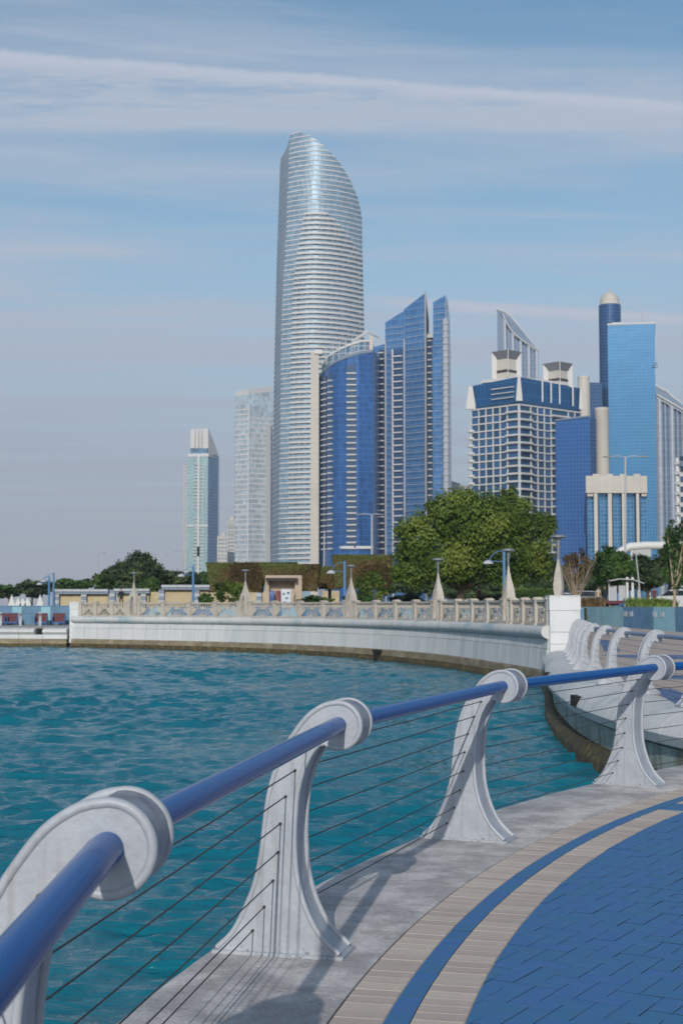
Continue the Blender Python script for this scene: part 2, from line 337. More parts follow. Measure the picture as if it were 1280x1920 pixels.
LEAF = {
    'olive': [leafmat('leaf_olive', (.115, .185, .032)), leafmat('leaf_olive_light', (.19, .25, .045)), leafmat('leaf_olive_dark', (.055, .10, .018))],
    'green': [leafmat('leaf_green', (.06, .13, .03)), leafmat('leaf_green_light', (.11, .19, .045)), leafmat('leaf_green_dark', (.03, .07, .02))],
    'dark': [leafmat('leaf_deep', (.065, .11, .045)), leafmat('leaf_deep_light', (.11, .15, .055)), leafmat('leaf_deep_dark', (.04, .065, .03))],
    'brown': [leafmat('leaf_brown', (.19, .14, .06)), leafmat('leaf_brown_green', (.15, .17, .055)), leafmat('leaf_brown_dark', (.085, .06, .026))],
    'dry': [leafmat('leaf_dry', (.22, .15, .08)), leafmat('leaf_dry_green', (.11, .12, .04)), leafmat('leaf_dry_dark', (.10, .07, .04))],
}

# ------------------------------------------------------------------ water
WZ = -1.30
def build_water():
    nr, na = 1000, 900
    ang = np.linspace(math.radians(-33), math.radians(33), na)
    r = 3.2*(125/3.2)**np.linspace(0, 1, nr)
    R, A = np.meshgrid(r, ang, indexing='ij'); x = R*np.sin(A); y = R*np.cos(A); z = np.zeros_like(x)
    wr = np.random.default_rng(11); dx = np.zeros_like(x); dy = np.zeros_like(x)
    main = math.radians(186)
    for i in range(90):
        lam = .22*(2.2/.22)**wr.random(); th = main+wr.normal(0, .42); k = 2*math.pi/lam
        amp = .0104*lam**.66*(.5+wr.random()); ph = wr.random()*6.28
        q = k*(x*math.cos(th+math.pi/2)+y*math.sin(th+math.pi/2))+ph
        fade = np.clip(1-(R*.0022)/lam*1.6, 0, 1)
        z += amp*np.cos(q)*fade; dx -= .8*amp*math.cos(th+math.pi/2)*np.sin(q)*fade; dy -= .8*amp*math.sin(th+math.pi/2)*np.sin(q)*fade
    mod = .75+.35*np.sin(x*.21+y*.13+1)*np.sin(x*.09-y*.17)
    z = z*mod+WZ
    v = np.stack([x+dx*mod, y+dy*mod, z], -1).reshape(-1, 3)
    i = np.arange(nr-1)[:, None]*na+np.arange(na-1)[None, :]
    f = np.stack([i, i+1, i+na+1, i+na], -1).reshape(-1, 4)
    me = bpy.data.meshes.new('water'); me.vertices.add(len(v)); me.vertices.foreach_set('co', v.ravel())
    me.loops.add(f.size); me.loops.foreach_set('vertex_index', f.ravel().astype(np.int32)); me.polygons.add(len(f))
    me.polygons.foreach_set('loop_start', np.arange(0, f.size, 4, dtype=np.int32)); me.polygons.foreach_set('loop_total', np.full(len(f), 4, dtype=np.int32))
    me.update(); me.shade_smooth(); me.flip_normals()
    m, t, b = nodes('sea_water'); b.inputs['IOR'].default_value = 1.33; b.inputs['Roughness'].default_value = .03
    tcn = N(t, 'ShaderNodeTexCoord'); n = N(t, 'ShaderNodeTexNoise'); n.inputs['Scale'].default_value = .10; n.inputs['Detail'].default_value = 4
    t.links.new(tcn.outputs['Object'], n.inputs['Vector'])
    c = mixc(t, n.outputs[0], (.003, .15, .19), (.004, .12, .195)); t.links.new(c, b.inputs['Base Color'])
    b.inputs['Specular IOR Level'].default_value = .5
    n2 = N(t, 'ShaderNodeTexNoise'); n2.inputs['Scale'].default_value = 7; n2.inputs['Detail'].default_value = 5; n2.inputs['Roughness'].default_value = .55
    mp = N(t, 'ShaderNodeMapping'); mp.inputs['Scale'].default_value = (.42, 1.5, 1); mp.inputs['Rotation'].default_value = (0, 0, .12)
    t.links.new(tcn.outputs['Object'], mp.inputs[0]); t.links.new(mp.outputs[0], n2.inputs['Vector'])
    bp = N(t, 'ShaderNodeBump'); bp.inputs['Distance'].default_value = .06; bp.inputs['Strength'].default_value = 1
    t.links.new(n2.outputs[0], bp.inputs['Height']); t.links.new(bp.outputs[0], b.inputs['Normal'])
    me.materials.append(m); o = bpy.data.objects.new('water', me); link(o); tag(o, kind='structure')
    mb = MB(); mb.prism([(-500, -60), (60, -60), (60, 190), (-500, 190)], WZ-.9, WZ-.35); mb.build('deep_water', m, kind='structure')
build_water()

# ------------------------------------------------------------------ near promenade (circle centre C0)
C0 = Vector((17.08, 2.04)); RR = 17.62
def pol(r, h):                        # heading h of the tangent; point on circle with radius r
    return Vector((C0.x-r*math.cos(h), C0.y+r*math.sin(h)))
def arc(r, a, b, n): return [pol(r, a+(b-a)*i/n) for i in range(n+1)]
A0, A1 = math.radians(-25), math.radians(72)
R_EDGE, R_CON, R_T1, R_T2, R_T3 = 18.24, 17.45, 17.255, 17.155, 16.955
def ring(mb, r0, r1, a, b, n, z0, z1):
    for i in range(n):
        p = [pol(r0, a+(b-a)*i/n), pol(r0, a+(b-a)*(i+1)/n), pol(r1, a+(b-a)*(i+1)/n), pol(r1, a+(b-a)*i/n)]
        mb.prism([tuple(q) for q in p], z0, z1)
# quay body under the pavement
mb = MB(); poly = [tuple(p) for p in arc(R_EDGE-.03, A0, A1, 80)]+[(45, 17), (45, -25), (3, -25)]
mb.prism(poly[::-1], -1.8, -.035); mb.build('quay', MT['lipgreen'], kind='structure')
mb = MB(); poly = [tuple(p) for p in arc(R_CON-.003, A0, A1, 160)]+[(45, 17), (45, -25), (3, -25)]
mb.prism(poly[::-1], -.034, -.009); bed = mb.build('paving_bed', MT['bed'], kind='structure')
# concrete rim slabs
rim = empty('promenade_rim'); tag(rim, kind='structure')
nseg = 26
for i in range(nseg):
    a = A0+(A1-A0)*i/nseg; b = A0+(A1-A0)*(i+1)/nseg; g = .0015/18
    path = []
    for k in range(9):
        h = a+g+(b-a-2*g)*k/8; p = pol(0, h); path.append(((C0.x, C0.y), (-math.cos(h), math.sin(h))))
    prof = [(R_CON+.009, -.03), (R_CON+.009, -.004), (R_CON+.016, .001), (R_EDGE-.05, .001), (R_EDGE-.015, -.008), (R_EDGE, -.035), (R_EDGE, -.22), (R_EDGE-.06, -.26), (R_EDGE-.06, -.03)]
    MB().sweep(path, prof, closed=True).build('rim_slab', MT['concrete'], rim, smooth=True)
paving = empty('promenade_paving'); tag(paving, kind='structure')
def paver_prism(mb, poly, ch=.0013, zt=0, zb=-.03):
    """poly ccw; chamfered top"""
    n = len(poly); c = Vector((sum(p[0] for p in poly)/n, sum(p[1] for p in poly)/n)); b = len(mb.v)
    def ins(p, k):
        v = c-Vector(p[:2]); L = v.length; return (p[0]+v.x/L*k*1.4, p[1]+v.y/L*k*1.4) if L > k*2 else tuple(p[:2])
    mb.v += [(p[0], p[1], zb) for p in poly]+[(p[0], p[1], zt-ch*.7) for p in poly]+[(*ins(p, ch), zt) for p in poly]
    for i in range(n):
        j = (i+1) % n; mb.m = 1; mb.face((b+i, b+j, b+n+j, b+n+i)); mb.m = 0; mb.face((b+n+i, b+n+j, b+2*n+j, b+2*n+i))
    mb.face([b+2*n+i for i in range(n)])
    return mb
GAP = .0020
SIDE = {'tan_paver': [MT['tan'], MT['tan']], 'blue_paver': [MT['blue'], MT['grime']]}
def radial_band(r0, r1, step, a, b, m, m2=None, cond=None, sand=None, chance=0):
    n = int((b-a)*r0/step)
    for i in range(n):
        h0 = a+(b-a)*i/n+GAP/r0; h1 = a+(b-a)*(i+1)/n-GAP/r0
        pc = pol((r0+r1)/2, (h0+h1)/2)
        q = [pol(r0-GAP, h0), pol(r0-GAP, (h0+h1)/2), pol(r0-GAP, h1), pol(r1+GAP, h1), pol(r1+GAP, (h0+h1)/2), pol(r1+GAP, h0)]
        loc = Vector((pc.x, pc.y, random.uniform(-.0008, .0008))); mbb = MB()
        paver_prism(mbb, [(p.x-pc.x, p.y-pc.y) for p in q])
        mm = m2 if (cond and cond(pc)) else m
        mbb.build('paver', SIDE[mm.name], paving, loc=loc)
VA, VB = math.radians(7), math.radians(47)        # heading range in view
def blue_branch(p): return (2.50 < p.x < 2.72)
radial_band(R_CON, R_T1, .1, VA, VB, MT['tan'])
radial_band(R_T1, R_T2, .2, VA, VB, MT['blue'])
radial_band(R_T2, R_T3, .1, VA, VB, MT['tan'], MT['blue'], blue_branch)
# same bands beyond the view, joined
for r0, r1, st, m in ((R_CON, R_T1, .1, MT['tan']), (R_T1, R_T2, .2, MT['blue']), (R_T2, R_T3, .1, MT['tan'])):
    mbb = MB()
    for a, b in ((math.radians(-15), VA), (VB, A1)):
        n = int((b-a)*r0/st)
        for i in range(n):
            h0 = a+(b-a)*i/n+GAP/r0; h1 = a+(b-a)*(i+1)/n-GAP/r0
            paver_prism(mbb, [tuple(pol(r0-GAP, h0)), tuple(pol(r0-GAP, h1)), tuple(pol(r1+GAP, h1)), tuple(pol(r1+GAP, h0))])
    mbb.build('edge_pavers', SIDE[m.name], paving, kind='stuff')
# light sand joints between tan pavers
for r0, r1 in ((R_CON-.003, R_T1), (R_T2, R_T3)):
    mbb = MB(); ring(mbb, r0, r1, math.radians(-15), A1, 150, -.008, -.0045); mbb.build('joint_sand', MT['bedtan'], paving)
# herringbone
HA = math.radians(31); ax = Vector((math.sin(HA+math.pi/2), math.cos(HA+math.pi/2))); ay = Vector((math.sin(HA), math.cos(HA)))
w = .1; ORG = G(1065, 1916).xy
def clip_circle(poly, r):             # keep the part inside radius r of C0
    out = []; n = len(poly)
    for i in range(n):
        a, b = poly[i], poly[(i+1) % n]; da = (a-C0).length-r; db = (b-C0).length-r
        if da <= 0: out.append(a)
        if da*db < 0: out.append(a+(b-a)*(da/(da-db)))
    return out
def area(p): return abs(sum(p[i].x*p[(i+1) % len(p)].y-p[(i+1) % len(p)].x*p[i].y for i in range(len(p))))/2 if len(p) > 2 else 0
def in_view(c):
    if c.y < 4.6: return False
    xx = 640+F*c.x/c.y; yy = 1137+CAMH*F/c.y
    return -20 < xx < 1305 and yy < 1950
full = paver_prism(MB(), [(-w+GAP, -w/2+GAP), (w-GAP, -w/2+GAP), (w-GAP, w/2-GAP), (-w+GAP, w/2-GAP)]).mesh('paver', SIDE['blue_paver'])
rest = MB(); cnt = 0; cand = []
for i in range(-120, 160):
    for j in range(-60, 60):
        ox, oy = i-2*j, i+2*j
        for (x0, y0, x1, y1, rot) in ((ox, oy, ox+2, oy+1, 0), (ox, oy+1, ox+1, oy+3, 1)):
            cs = [ORG+ax*(a*w)+ay*(b*w) for a, b in ((x0, y0), (x1, y0), (x1, y1), (x0, y1))]
            c = sum(cs, Vector((0, 0)))/4; rr = (c-C0).length
            if rr > R_T3+.12 or c.x > 7 or c.y < 2.5 or c.y > 16: continue
            cand.append((c, cs, rot))
ang_ax = math.atan2(ax.y, ax.x)
for c, cs, rot in cand:
    inside = all((p-C0).length < R_T3-.002 for p in cs)
    cp = cs if inside else clip_circle(cs, R_T3-GAP)
    if area(cp) < .0006: continue
    if in_view(c):
        jz = random.uniform(-.0012, .0012)
        if inside:
            o = inst('paver', full, paving, (c.x, c.y, jz), ang_ax+(math.pi/2 if rot else 0)); o.rotation_euler[0] = random.gauss(0, .004); o.rotation_euler[1] = random.gauss(0, .002)
        else:
            cc = sum(cp, Vector((0, 0)))/len(cp); pl = [(p.x-cc.x)*.975 for p in cp], [(p.y-cc.y)*.975 for p in cp]
            pl = list(zip(*pl))
            s2 = sum(pl[k][0]*pl[(k+1) % len(pl)][1]-pl[(k+1) % len(pl)][0]*pl[k][1] for k in range(len(pl)))
            if s2 < 0: pl = pl[::-1]
            paver_prism(MB(), pl).build('paver', SIDE['blue_paver'], paving, loc=(cc.x, cc.y, jz))
        cnt += 1
    else:
        cc = sum(cp, Vector((0, 0)))/len(cp); paver_prism(rest, [tuple(cc+(p-cc)*.975) for p in cp])
rest.build('outer_pavers', SIDE['blue_paver'], paving, kind='stuff')
print('herringbone pavers', cnt)

# ------------------------------------------------------------------ railing posts
PT = .215
OUT = [(-.565, 0), (-.562, .03), (-.49, .10), (-.435, .20), (-.39, .31), (-.362, .43), (-.345, .567), (-.326, .70), (-.292, .82), (-.243, .925), (-.190, 1.005), (-.138, 1.065), (-.078, 1.105), (-.036, 1.119)]
INN = [(-.085, .926), (-.118, .885), (-.15, .82), (-.176, .73), (-.19, .60), (-.191, .47), (-.180, .35), (-.142, .22), (-.08, .11), (.008, .03), (.01, 0)]
DC = (0, 1.016); DR = .107
HOLES = [(-.145, .915), (-.195, .815), (-.238, .70), (-.262, .58), (-.272, .455), (-.295, .33), (-.335, .214), (-.388, .108)]
def smooth_pts(p, n=6):
    out = []
    for i in range(len(p)-1):
        p0 = p[max(i-1, 0)]; p1 = p[i]; p2 = p[i+1]; p3 = p[min(i+2, len(p)-1)]
        for k in range(n):
            t = k/n
            out.append(tuple(.5*(2*p1[q]+(-p0[q]+p2[q])*t+(2*p0[q]-5*p1[q]+4*p2[q]-p3[q])*t*t+(-p0[q]+3*p1[q]-3*p2[q]+p3[q])*t**3) for q in (0, 1)))
    return out+[tuple(p[-1])]
circ = [(DC[0]+DR*math.cos(math.radians(a)), DC[1]+DR*math.sin(math.radians(a))) for a in np.linspace(90, -125, 40)]
outline = smooth_pts(OUT[1:])+circ+smooth_pts(INN[:-1])      # from left toe round to right toe
def inset_line(pl, k):
    out = []
    for i, p in enumerate(pl):
        a = pl[max(i-1, 0)]; b = pl[min(i+1, len(pl)-1)]; t = Vector((b[0]-a[0], b[1]-a[1])).normalized()
        out.append((p[0]+t.y*k, p[1]-t.x*k))           # to the right of travel = inside
    return out
def post_meshes():
    core = inset_line(outline, .013); bx0 = (core[0][0], .0); bx1 = (core[-1][0], .0)
    poly = core+[bx1, bx0]                             # u,z polygon
    # body: faces at t=.006 and t=PT-.006 (web set back behind rims)
    mb = MB(); n = len(poly); 
    for tt in (.007, PT-.007): mb.v += [(p[0], tt, p[1]) for p in poly]
    for i in range(n): j = (i+1) % n; mb.face((i, j, n+j, n+i))
    mb.face(list(range(n))); mb.face([n+i for i in reversed(range(n))])
    body = mb.mesh('post_body', MT['post'], True)
    rims = []
    for tt in (.012, PT-.012):
        mb = MB(); mb.tube([(p[0], tt, p[1]) for p in inset_line(outline, .008)], 0.0125, 10); rims.append(mb.mesh('rim', MT['post'], True))
    # drum surface between the two rims: darker cast metal sleeve round the head
    mb = MB(); dn = 20; 
    cp = [(DC[0]+(DR-.004)*math.cos(math.radians(a)), DC[1]+(DR-.004)*math.sin(math.radians(a))) for a in np.linspace(100, -120, dn)]
    cq = [(DC[0]+(DR-.018)*math.cos(math.radians(a)), DC[1]+(DR-.018)*math.sin(math.radians(a))) for a in np.linspace(100, -120, dn)]
    for tt in (.02, PT-.02):
        mb.v += [(p[0], tt, p[1]) for p in cp]+[(p[0], tt, p[1]) for p in cq]
    for i in range(dn-1): mb.face((i, i+1, 2*dn+i+1, 2*dn+i))
    drum = mb.mesh('drum_sleeve', MT['drum'], True)
    mb = MB(); mb.box((-.275, PT/2, .008), (.60, PT+.012, .016)); foot = mb.mesh('base_plate', MT['post'])
    mb = MB()
    for (u, z) in HOLES:
        for tt in (.0045, PT-.0045):
            b = len(mb.v)
            mb.v += [(u+.006*math.cos(q), tt, z+.006*math.sin(q)) for q in np.linspace(0, 2*math.pi, 9)[:-1]]; mb.face(range(b, b+8))
            mb.tube([(u, .0-.010 if tt < .1 else PT+.010, z), (u, .008 if tt < .1 else PT-.008, z)], .0055, 8)
    ferr = mb.mesh('cable_ferrules', MT['cable'])
    return body, rims, drum, foot, ferr
PM = post_meshes()
def place_post(parent, p, heading, z=0, detail=True):
    """local +Y (thickness) runs along the heading; local +X points inland (right)"""
    o = inst('post', PM[0], parent, (p[0], p[1], z), -heading)
    for r in PM[1]: inst('rim', r, o)
    if detail: inst('drum_sleeve', PM[2], o)
    inst('base_plate', PM[3], o); inst('cable_ferrules', PM[4], o, kind='stuff')
    return o
def loc_to_world(p, heading, u, t, z): 
    return Vector((p[0]+u*math.cos(heading)+t*math.sin(heading), p[1]-u*math.sin(heading)+t*math.cos(heading), z))
def railing(name, pts, heads, label, z=0, m=MT['rail'], rr=.0375, cab=.0029, detail=True, kink=True):
    t = empty(name, (0, 0, 0), label=label, cat='railing')
    for p, h in zip(pts, heads): place_post(t, p, h, z, detail)
    for i in range(len(pts)-1):
        a = loc_to_world(pts[i], heads[i], 0, PT-.01, z+DC[1]); b = loc_to_world(pts[i+1], heads[i+1], 0, .01, z+DC[1])
        a1 = loc_to_world(pts[i], heads[i], 0, PT+.05, z+DC[1]); b1 = loc_to_world(pts[i+1], heads[i+1], 0, -.05, z+DC[1])
        mb = MB(); mb.tube([a, a1, (a1+b1)/2, b1, b], rr, 24 if detail else 12); h = mb.build('handrail', m, t, smooth=True)
        for (u, zz_) in HOLES:
            a = loc_to_world(pts[i], heads[i], u, PT-.005, z+zz_); b = loc_to_world(pts[i+1], heads[i+1], u, .005, z+zz_)
            mid = (a+b)/2-Vector((0, 0, .006)); MB().tube([a, mid, b], cab, 6 if detail else 4).build('cable', MT['cable'], t)
    return t
hp2 = math.radians(14); hs = [hp2+math.radians(10.52)*k for k in (-2, -1, 0, 1, 2, 3, 4)]
railing('promenade_railing', [pol(RR, h) for h in hs], hs, 'grey curved post railing with glossy blue handrail and steel cables in the foreground')

# ------------------------------------------------------------------ curves of the far shore
def catmull(pts, step=.5):
    out = []; pts = [Vector(p) for p in pts]
    for i in range(len(pts)-1):
        p0 = pts[max(i-1, 0)]; p1 = pts[i]; p2 = pts[i+1]; p3 = pts[min(i+2, len(pts)-1)]; n = max(2, int((p2-p1).length/step))
        for k in range(n):
            t = k/n; out.append(.5*(2*p1+(-p0+p2)*t+(2*p0-5*p1+4*p2-p3)*t*t+(-p0+3*p1-3*p2+p3)*t**3))
    return out+[pts[-1]]
class Curve:
    def __init__(s, pts):
        s.p = catmull(pts, .25); s.c = [0]
        for a, b in zip(s.p, s.p[1:]): s.c.append(s.c[-1]+(b-a).length)
        s.L = s.c[-1]
    def at(s, t):
        t = min(max(t, 0), s.L-1e-6); i = int(np.searchsorted(s.c, t, side='right'))-1; i = min(i, len(s.p)-2)
        f = (t-s.c[i])/(s.c[i+1]-s.c[i]); p = s.p[i].lerp(s.p[i+1], f)
        a = s.p[max(i-2, 0)]; b = s.p[min(i+3, len(s.p)-1)]; d = (b-a).normalized()
        return p, d
    def path(s, t0, t1, n, side):
        out = []
        for k in range(n+1):
            p, d = s.at(t0+(t1-t0)*k/n); out.append(((p.x, p.y), (d.y*side, -d.x*side)))
        return out
    def nearest(s, q): 
        i = min(range(len(s.p)), key=lambda k: (s.p[k]-Vector(q)).length); return s.c[i]
SPX = [(251, 96), (460, 89), (658, 79), (821, 68), (953, 56.7)]
wall_pts = [(X(141, 99.2), 99.2)]+[(X(a, d), d) for a, d in SPX]+[(X(1036, 50.2), 50.2)]
wc = Curve(wall_pts)                                  # balustrade centre line; right-hand side of travel = water
def off_curve(c, k, n=60):
    return [tuple(Vector(p)+Vector(nn)*k) for p, nn in c.path(0, c.L, n, 1)]
BZ = .87
wall = empty('sea_wall', (0, 0, 0), label='pale curved sea wall with panel joints and algae stained foot under the balustrade', cat='wall')
nb = 50
for i in range(nb):
    t0 = wc.L*i/nb+.012; t1 = wc.L*(i+1)/nb-.012
    pth = wc.path(t0, t1, 3, 1)
    MB().sweep(pth, [(-.35, BZ-.5), (-.35, BZ-.02), (.28, BZ-.02), (.36, BZ-.06), (.42, BZ-.16), (.43, BZ-.28), (.38, BZ-.38), (.27, BZ-.45), (.18, BZ-.5)], closed=True).build('coping_stone', MT['coping'], wall, smooth=True)
    MB().sweep(pth, [(-.3, BZ-.82), (-.3, BZ-.51), (.17, BZ-.51), (.19, BZ-.6), (.22, BZ-.82)], closed=True).build('upper_panel', MT['wallp'], wall)
    MB().sweep(pth, [(-.3, -.70), (-.3, BZ-.835), (.24, BZ-.835), (.27, -.35), (.30, -.70)], closed=True).build('wall_panel', MT['wallp'], wall)
    MB().sweep(pth, [(-.3, -1.02), (-.3, -.71), (.34, -.71), (.36, -.76), (.36, -1.02)], closed=True).build('footing_block', MT['lowwall'], wall)
    MB().sweep(pth, [(-.3, -1.9), (-.3, -1.03), (.42+random.uniform(-.02, .02), -1.03), (.5, -1.2), (.55, -1.9)], closed=True).build('algae_block', MT['algae'], wall)
MB().sweep(wc.path(0, wc.L, 60, 1), [(-.4, -1.9), (-.4, BZ-.03), (.1, BZ-.03), (.14, -1.9)], closed=True).build('core', MT['hole'], wall)
# outfall opening
pO, dO = wc.at(wc.nearest((X(720, 75), 75))); nO = Vector((dO.y, -dO.x))
mbo = MB(); mbo.box((*(pO+nO*.45), -.80), (.75, .25, .14), math.atan2(dO.y, dO.x)); mbo.box((*(pO+nO*.5), -1.05), (.35, .25, .38), math.atan2(dO.y, dO.x))
mbo.build('outfall', MT['hole'], wall)

# ------------------------------------------------------------------ balustrade
def spire_poly(w=.43, h=2.3):
    o = [(w, 0), (w, .85), (w*.96, 1.05), (w*.84, 1.28), (w*.58, 1.52), (w*.34, 1.74), (w*.19, 1.95), (w*.11, 2.12), (w*.07, h)]
    inn = [(w*.52, 0), (w*.52, .8), (w*.42, 1.05), (w*.22, 1.27), (0, 1.4)]
    return [(-a, b) for a, b in o]+[(a, b) for a, b in reversed(o)]+inn+[(-a, b) for a, b in reversed(inn[:-1])]
def extr(poly, d, mb=None, y0=0):
    mb = mb or MB(); b = len(mb.v); n = len(poly); dd = d if callable(d) else (lambda z: d)
    mb.v += [(p[0], y0-dd(p[1])/2, p[1]) for p in poly]+[(p[0], y0+dd(p[1])/2, p[1]) for p in poly]
    for i in range(n): j = (i+1) % n; mb.face((b+i, b+j, b+n+j, b+n+i))
    mb.face([b+i for i in range(n)]); mb.face([b+n+i for i in reversed(range(n))])
    return mb
me_spire = extr(spire_poly(), lambda z: float(np.interp(z, [0, 1.0, 1.45, 1.82, 2.15, 2.3], [.36, .34, .28, .16, .07, .05]))).mesh('spire_body', MT['stone'])
mb = MB(); mb.box((0, 0, .06), (.90, .44, .12)); mb.box((0, .03, .7), (.05, .1, 1.2))
mb.tube([(-.15, .03, .9), (0, .03, 1.15), (.15, .03, .9), (0, .03, .65), (-.15, .03, .9)], .025, 6); me_tr = mb.mesh('tracery', MT['stone'])
me_side = MB().prism([(-.05, -.3), (.05, -.3), (.05, .3), (-.05, .3)], 0, 1.3).mesh('side_fin', MT['stone'])
me_stem = MB().lathe([(.035, 2.28), (.04, 2.3), (.035, 2.45), (.05, 2.65), (.085, 2.82), (.10, 2.86)], 10).mesh('lamp_stem', MT['lamp'], True)
me_head = MB().lathe([(.09, 2.86), (.24, 2.88), (.27, 2.91), (.26, 2.95), (.14, 2.985), (.02, 3.0)], 20).mesh('lamp_head', MT['lamp'], True)
places = ['leftmost on the balustrade', 'left of the kiosk', 'beside the blue lamp right of the kiosk', 'before the left of the big tree', 'before the right of the big tree']
spire_t = []
for (a, d), pl in zip(SPX, places):
    p = (X(a, d), d); t = wc.nearest(p); spire_t.append(t); q, dr = wc.at(t); rz = math.atan2(dr.y, dr.x)
    e = empty('spire_lamp', (q.x, q.y, BZ-.02), rz, label='stone spire lamp with lancet opening, '+pl, cat='lamp', group='stone spire lamps along the balustrade')
    inst('spire_body', me_spire, e); inst('tracery', me_tr, e); inst('lamp_stem', me_stem, e); inst('lamp_head', me_head, e)
bal = empty('balustrade', label='beige stone balustrade with lattice panels on top of the curved sea wall', cat='balustrade')
mb = MB(); mb.box((0, 0, .04), (.36, .36, .08)); mb.box((0, 0, .50), (.28, .28, .86)); mb.box((0, 0, .965), (.36, .36, .07)); mb.box((0, 0, 1.015), (.26, .26, .03))
me_pier = mb.mesh('pier', MT['stone'])
def lattice_mesh(L):
    """panel parts of inner length L: list of (name, mesh)"""
    out = []; h = L/2
    out.append(('top_rail', MB().prism([(-h, -.09), (h, -.09), (h, .09), (-h, .09)], .84, .93).mesh('top_rail', MT['stone'])))
    out.append(('bottom_rail', MB().prism([(-h, -.08), (h, -.08), (h, .08), (-h, .08)], .02, .10).mesh('bottom_rail', MT['stone'])))
    mb = MB(); n = max(5, int(L/.22))
    for i in range(n):
        x = -h+L*(i+.5)/n; mb.prism([(x-.025, -.04), (x+.025, -.04), (x+.025, .04), (x-.025, .04)], .62, .85)
    out.append(('upper_pickets', mb.mesh('upper_pickets', MT['stone'])))
    out.append(('middle_block', MB().prism([(-.2, -.05), (.2, -.05), (.2, .05), (-.2, .05)], .50, .64).mesh('middle_block', MT['stone'])))
    # side spandrels bowed in towards the middle
    mb = MB()
    for s in (-1, 1):
        poly = [(s*h, .1), (s*h, .74), (s*(h-.18), .62), (s*(h-.40), .55), (s*(h-.46), .46), (s*(h-.38), .34), (s*(h-.16), .22)]
        extr(poly if s < 0 else poly[::-1], .07, mb)
        mb.tube([(s*.2, 0, .57), (s*(h-.4), 0, .52)], .03, 6)
    out.append(('spandrels', mb.mesh('spandrels', MT['stone'])))
    mb = MB(); r = min(h-.2, .62)
    for a in np.linspace(20, 160, 6): mb.tube([(0+.08*math.cos(math.radians(a)), 0, .10), (r*math.cos(math.radians(a)), 0, .10+.42*math.sin(math.radians(a)))], .018, 5)
    for k in (.55, 1): mb.tube([(k*r*math.cos(math.radians(a)), 0, .10+.42*k*math.sin(math.radians(a))) for a in np.linspace(0, 180, 11)], .022, 5)
    out.append(('fan_grille', mb.mesh('fan_grille', MT['stone'])))
    return out
LM = {}
def add_bay(t0, t1):
    a, _ = wc.at(t0); b, _ = wc.at(t1); L = round((b-a).length, 1)
    if L not in LM: LM[L] = lattice_mesh(L)
    d = (b-a); c = (a+b)/2; rz = math.atan2(d.y, d.x)
    o = inst('lattice_panel', LM[L][0][1], bal, (c.x, c.y, BZ-.02), rz, sc=((d.length-.003)/L, 1, 1))
    for nm, me in LM[L][1:]: inst(nm, me, o, kind='stuff' if nm in ('upper_pickets', 'spandrels', 'fan_grille') else None)
def add_pier(t):
    q, dr = wc.at(t); inst('pier', me_pier, bal, (q.x, q.y, BZ-.02), math.atan2(dr.y, dr.x))
stops = [(0.55, 'e')]
def seg(ta, tb, first, last):
    # three piers between spires
    ea = .42 if first else 0; eb = .42 if last else 0
    return ta+ea, tb-eb
tl = [0.45]+spire_t+[wc.L-.3]
for k in range(len(tl)-1):
    ta, tb = tl[k], tl[k+1]; sa = .45 if k > 0 else .0; sb = .45 if k < len(tl)-2 else .0
    a = ta+sa; b = tb-sb; 
    npier = 3 if 0 < k < len(tl)-2 else 2
    if k == len(tl)-2: npier = 2
    edges = [a]+[a+(b-a)*(j+1)/(npier+1) for j in range(npier)]+[b]
    add_pier(a+.16) ; add_pier(b-.16)
    for e in edges[1:-1]: add_pier(e)
    cc = [edges[0]+.16]+edges[1:-1]+[edges[-1]-.16]
    for u0, u1 in zip(cc, cc[1:]): add_bay(u0+.15, u1-.15)

# white piers at both ends
def stone_pier(px0, px1, d, zt, label, zb=0.0, depth=None):
    x0, x1 = X(px0, d), X(px1, d); wd = x1-x0; dp = depth or wd
    e = empty('stone_pier', ((x0+x1)/2, d+dp/2, zb), label=label, cat='pillar')
    zs = [zb, *[zb+(zt-zb)*k for k in (.13, .26, .40, .55, .82)], zt]
    for a, b in zip(zs, zs[1:]):
        MB().box((0, 0, (a+b)/2-zb), (wd-(.0 if b < zt else -.03), dp-(.0 if b < zt else -.03), b-a-.012)).build('stone_block', MT['white'], e)
    MB().box((0, 0, (zt-zb)/2-.01), (wd-.04, dp-.04, zt-zb-.04)).build('core', MT['hole'], e)
    MB().prism([(-wd/2, -dp/2), (wd/2, -dp/2), (wd/2, dp/2), (-wd/2, dp/2)], zt-zb, zt-zb+.03).build('cap', MT['white'], e)
    return e
ZT = Z(1118, 50)
stone_pier(1030, 1087, 50, ZT, 'large white block pillar where the balustrade ends at the right', -.9)
stone_pier(131, 149, 99, Z(1129, 99), 'small white block pillar at the left end of the balustrade', -1.0)
# solid obelisk lamp on the pier
e = empty('spire_lamp', (X(1047, 50.5), 50.5, ZT+.03), math.radians(20), label='solid stone spire lamp standing on the large white pillar', cat='lamp', group='stone spire lamps along the balustrade')
mb = MB(); mb.lathe([(.17, 0), (.21, .2), (.215, .38), (.17, .7), (.10, 1.0), (.055, 1.22), (.05, 1.28)], 4); mb.build('spire_body', MT['stone'], e)
MB().lathe([(.04, 1.27), (.05, 1.35), (.055, 1.6), (.075, 1.85), (.11, 2.02)], 10).build('lamp_stem', MT['lamp'], e, smooth=True)
MB().lathe([(.11, 2.02), (.25, 2.04), (.29, 2.07), (.28, 2.11), (.15, 2.15), (.02, 2.165)], 20).build('lamp_head', MT['lamp'], e, smooth=True)

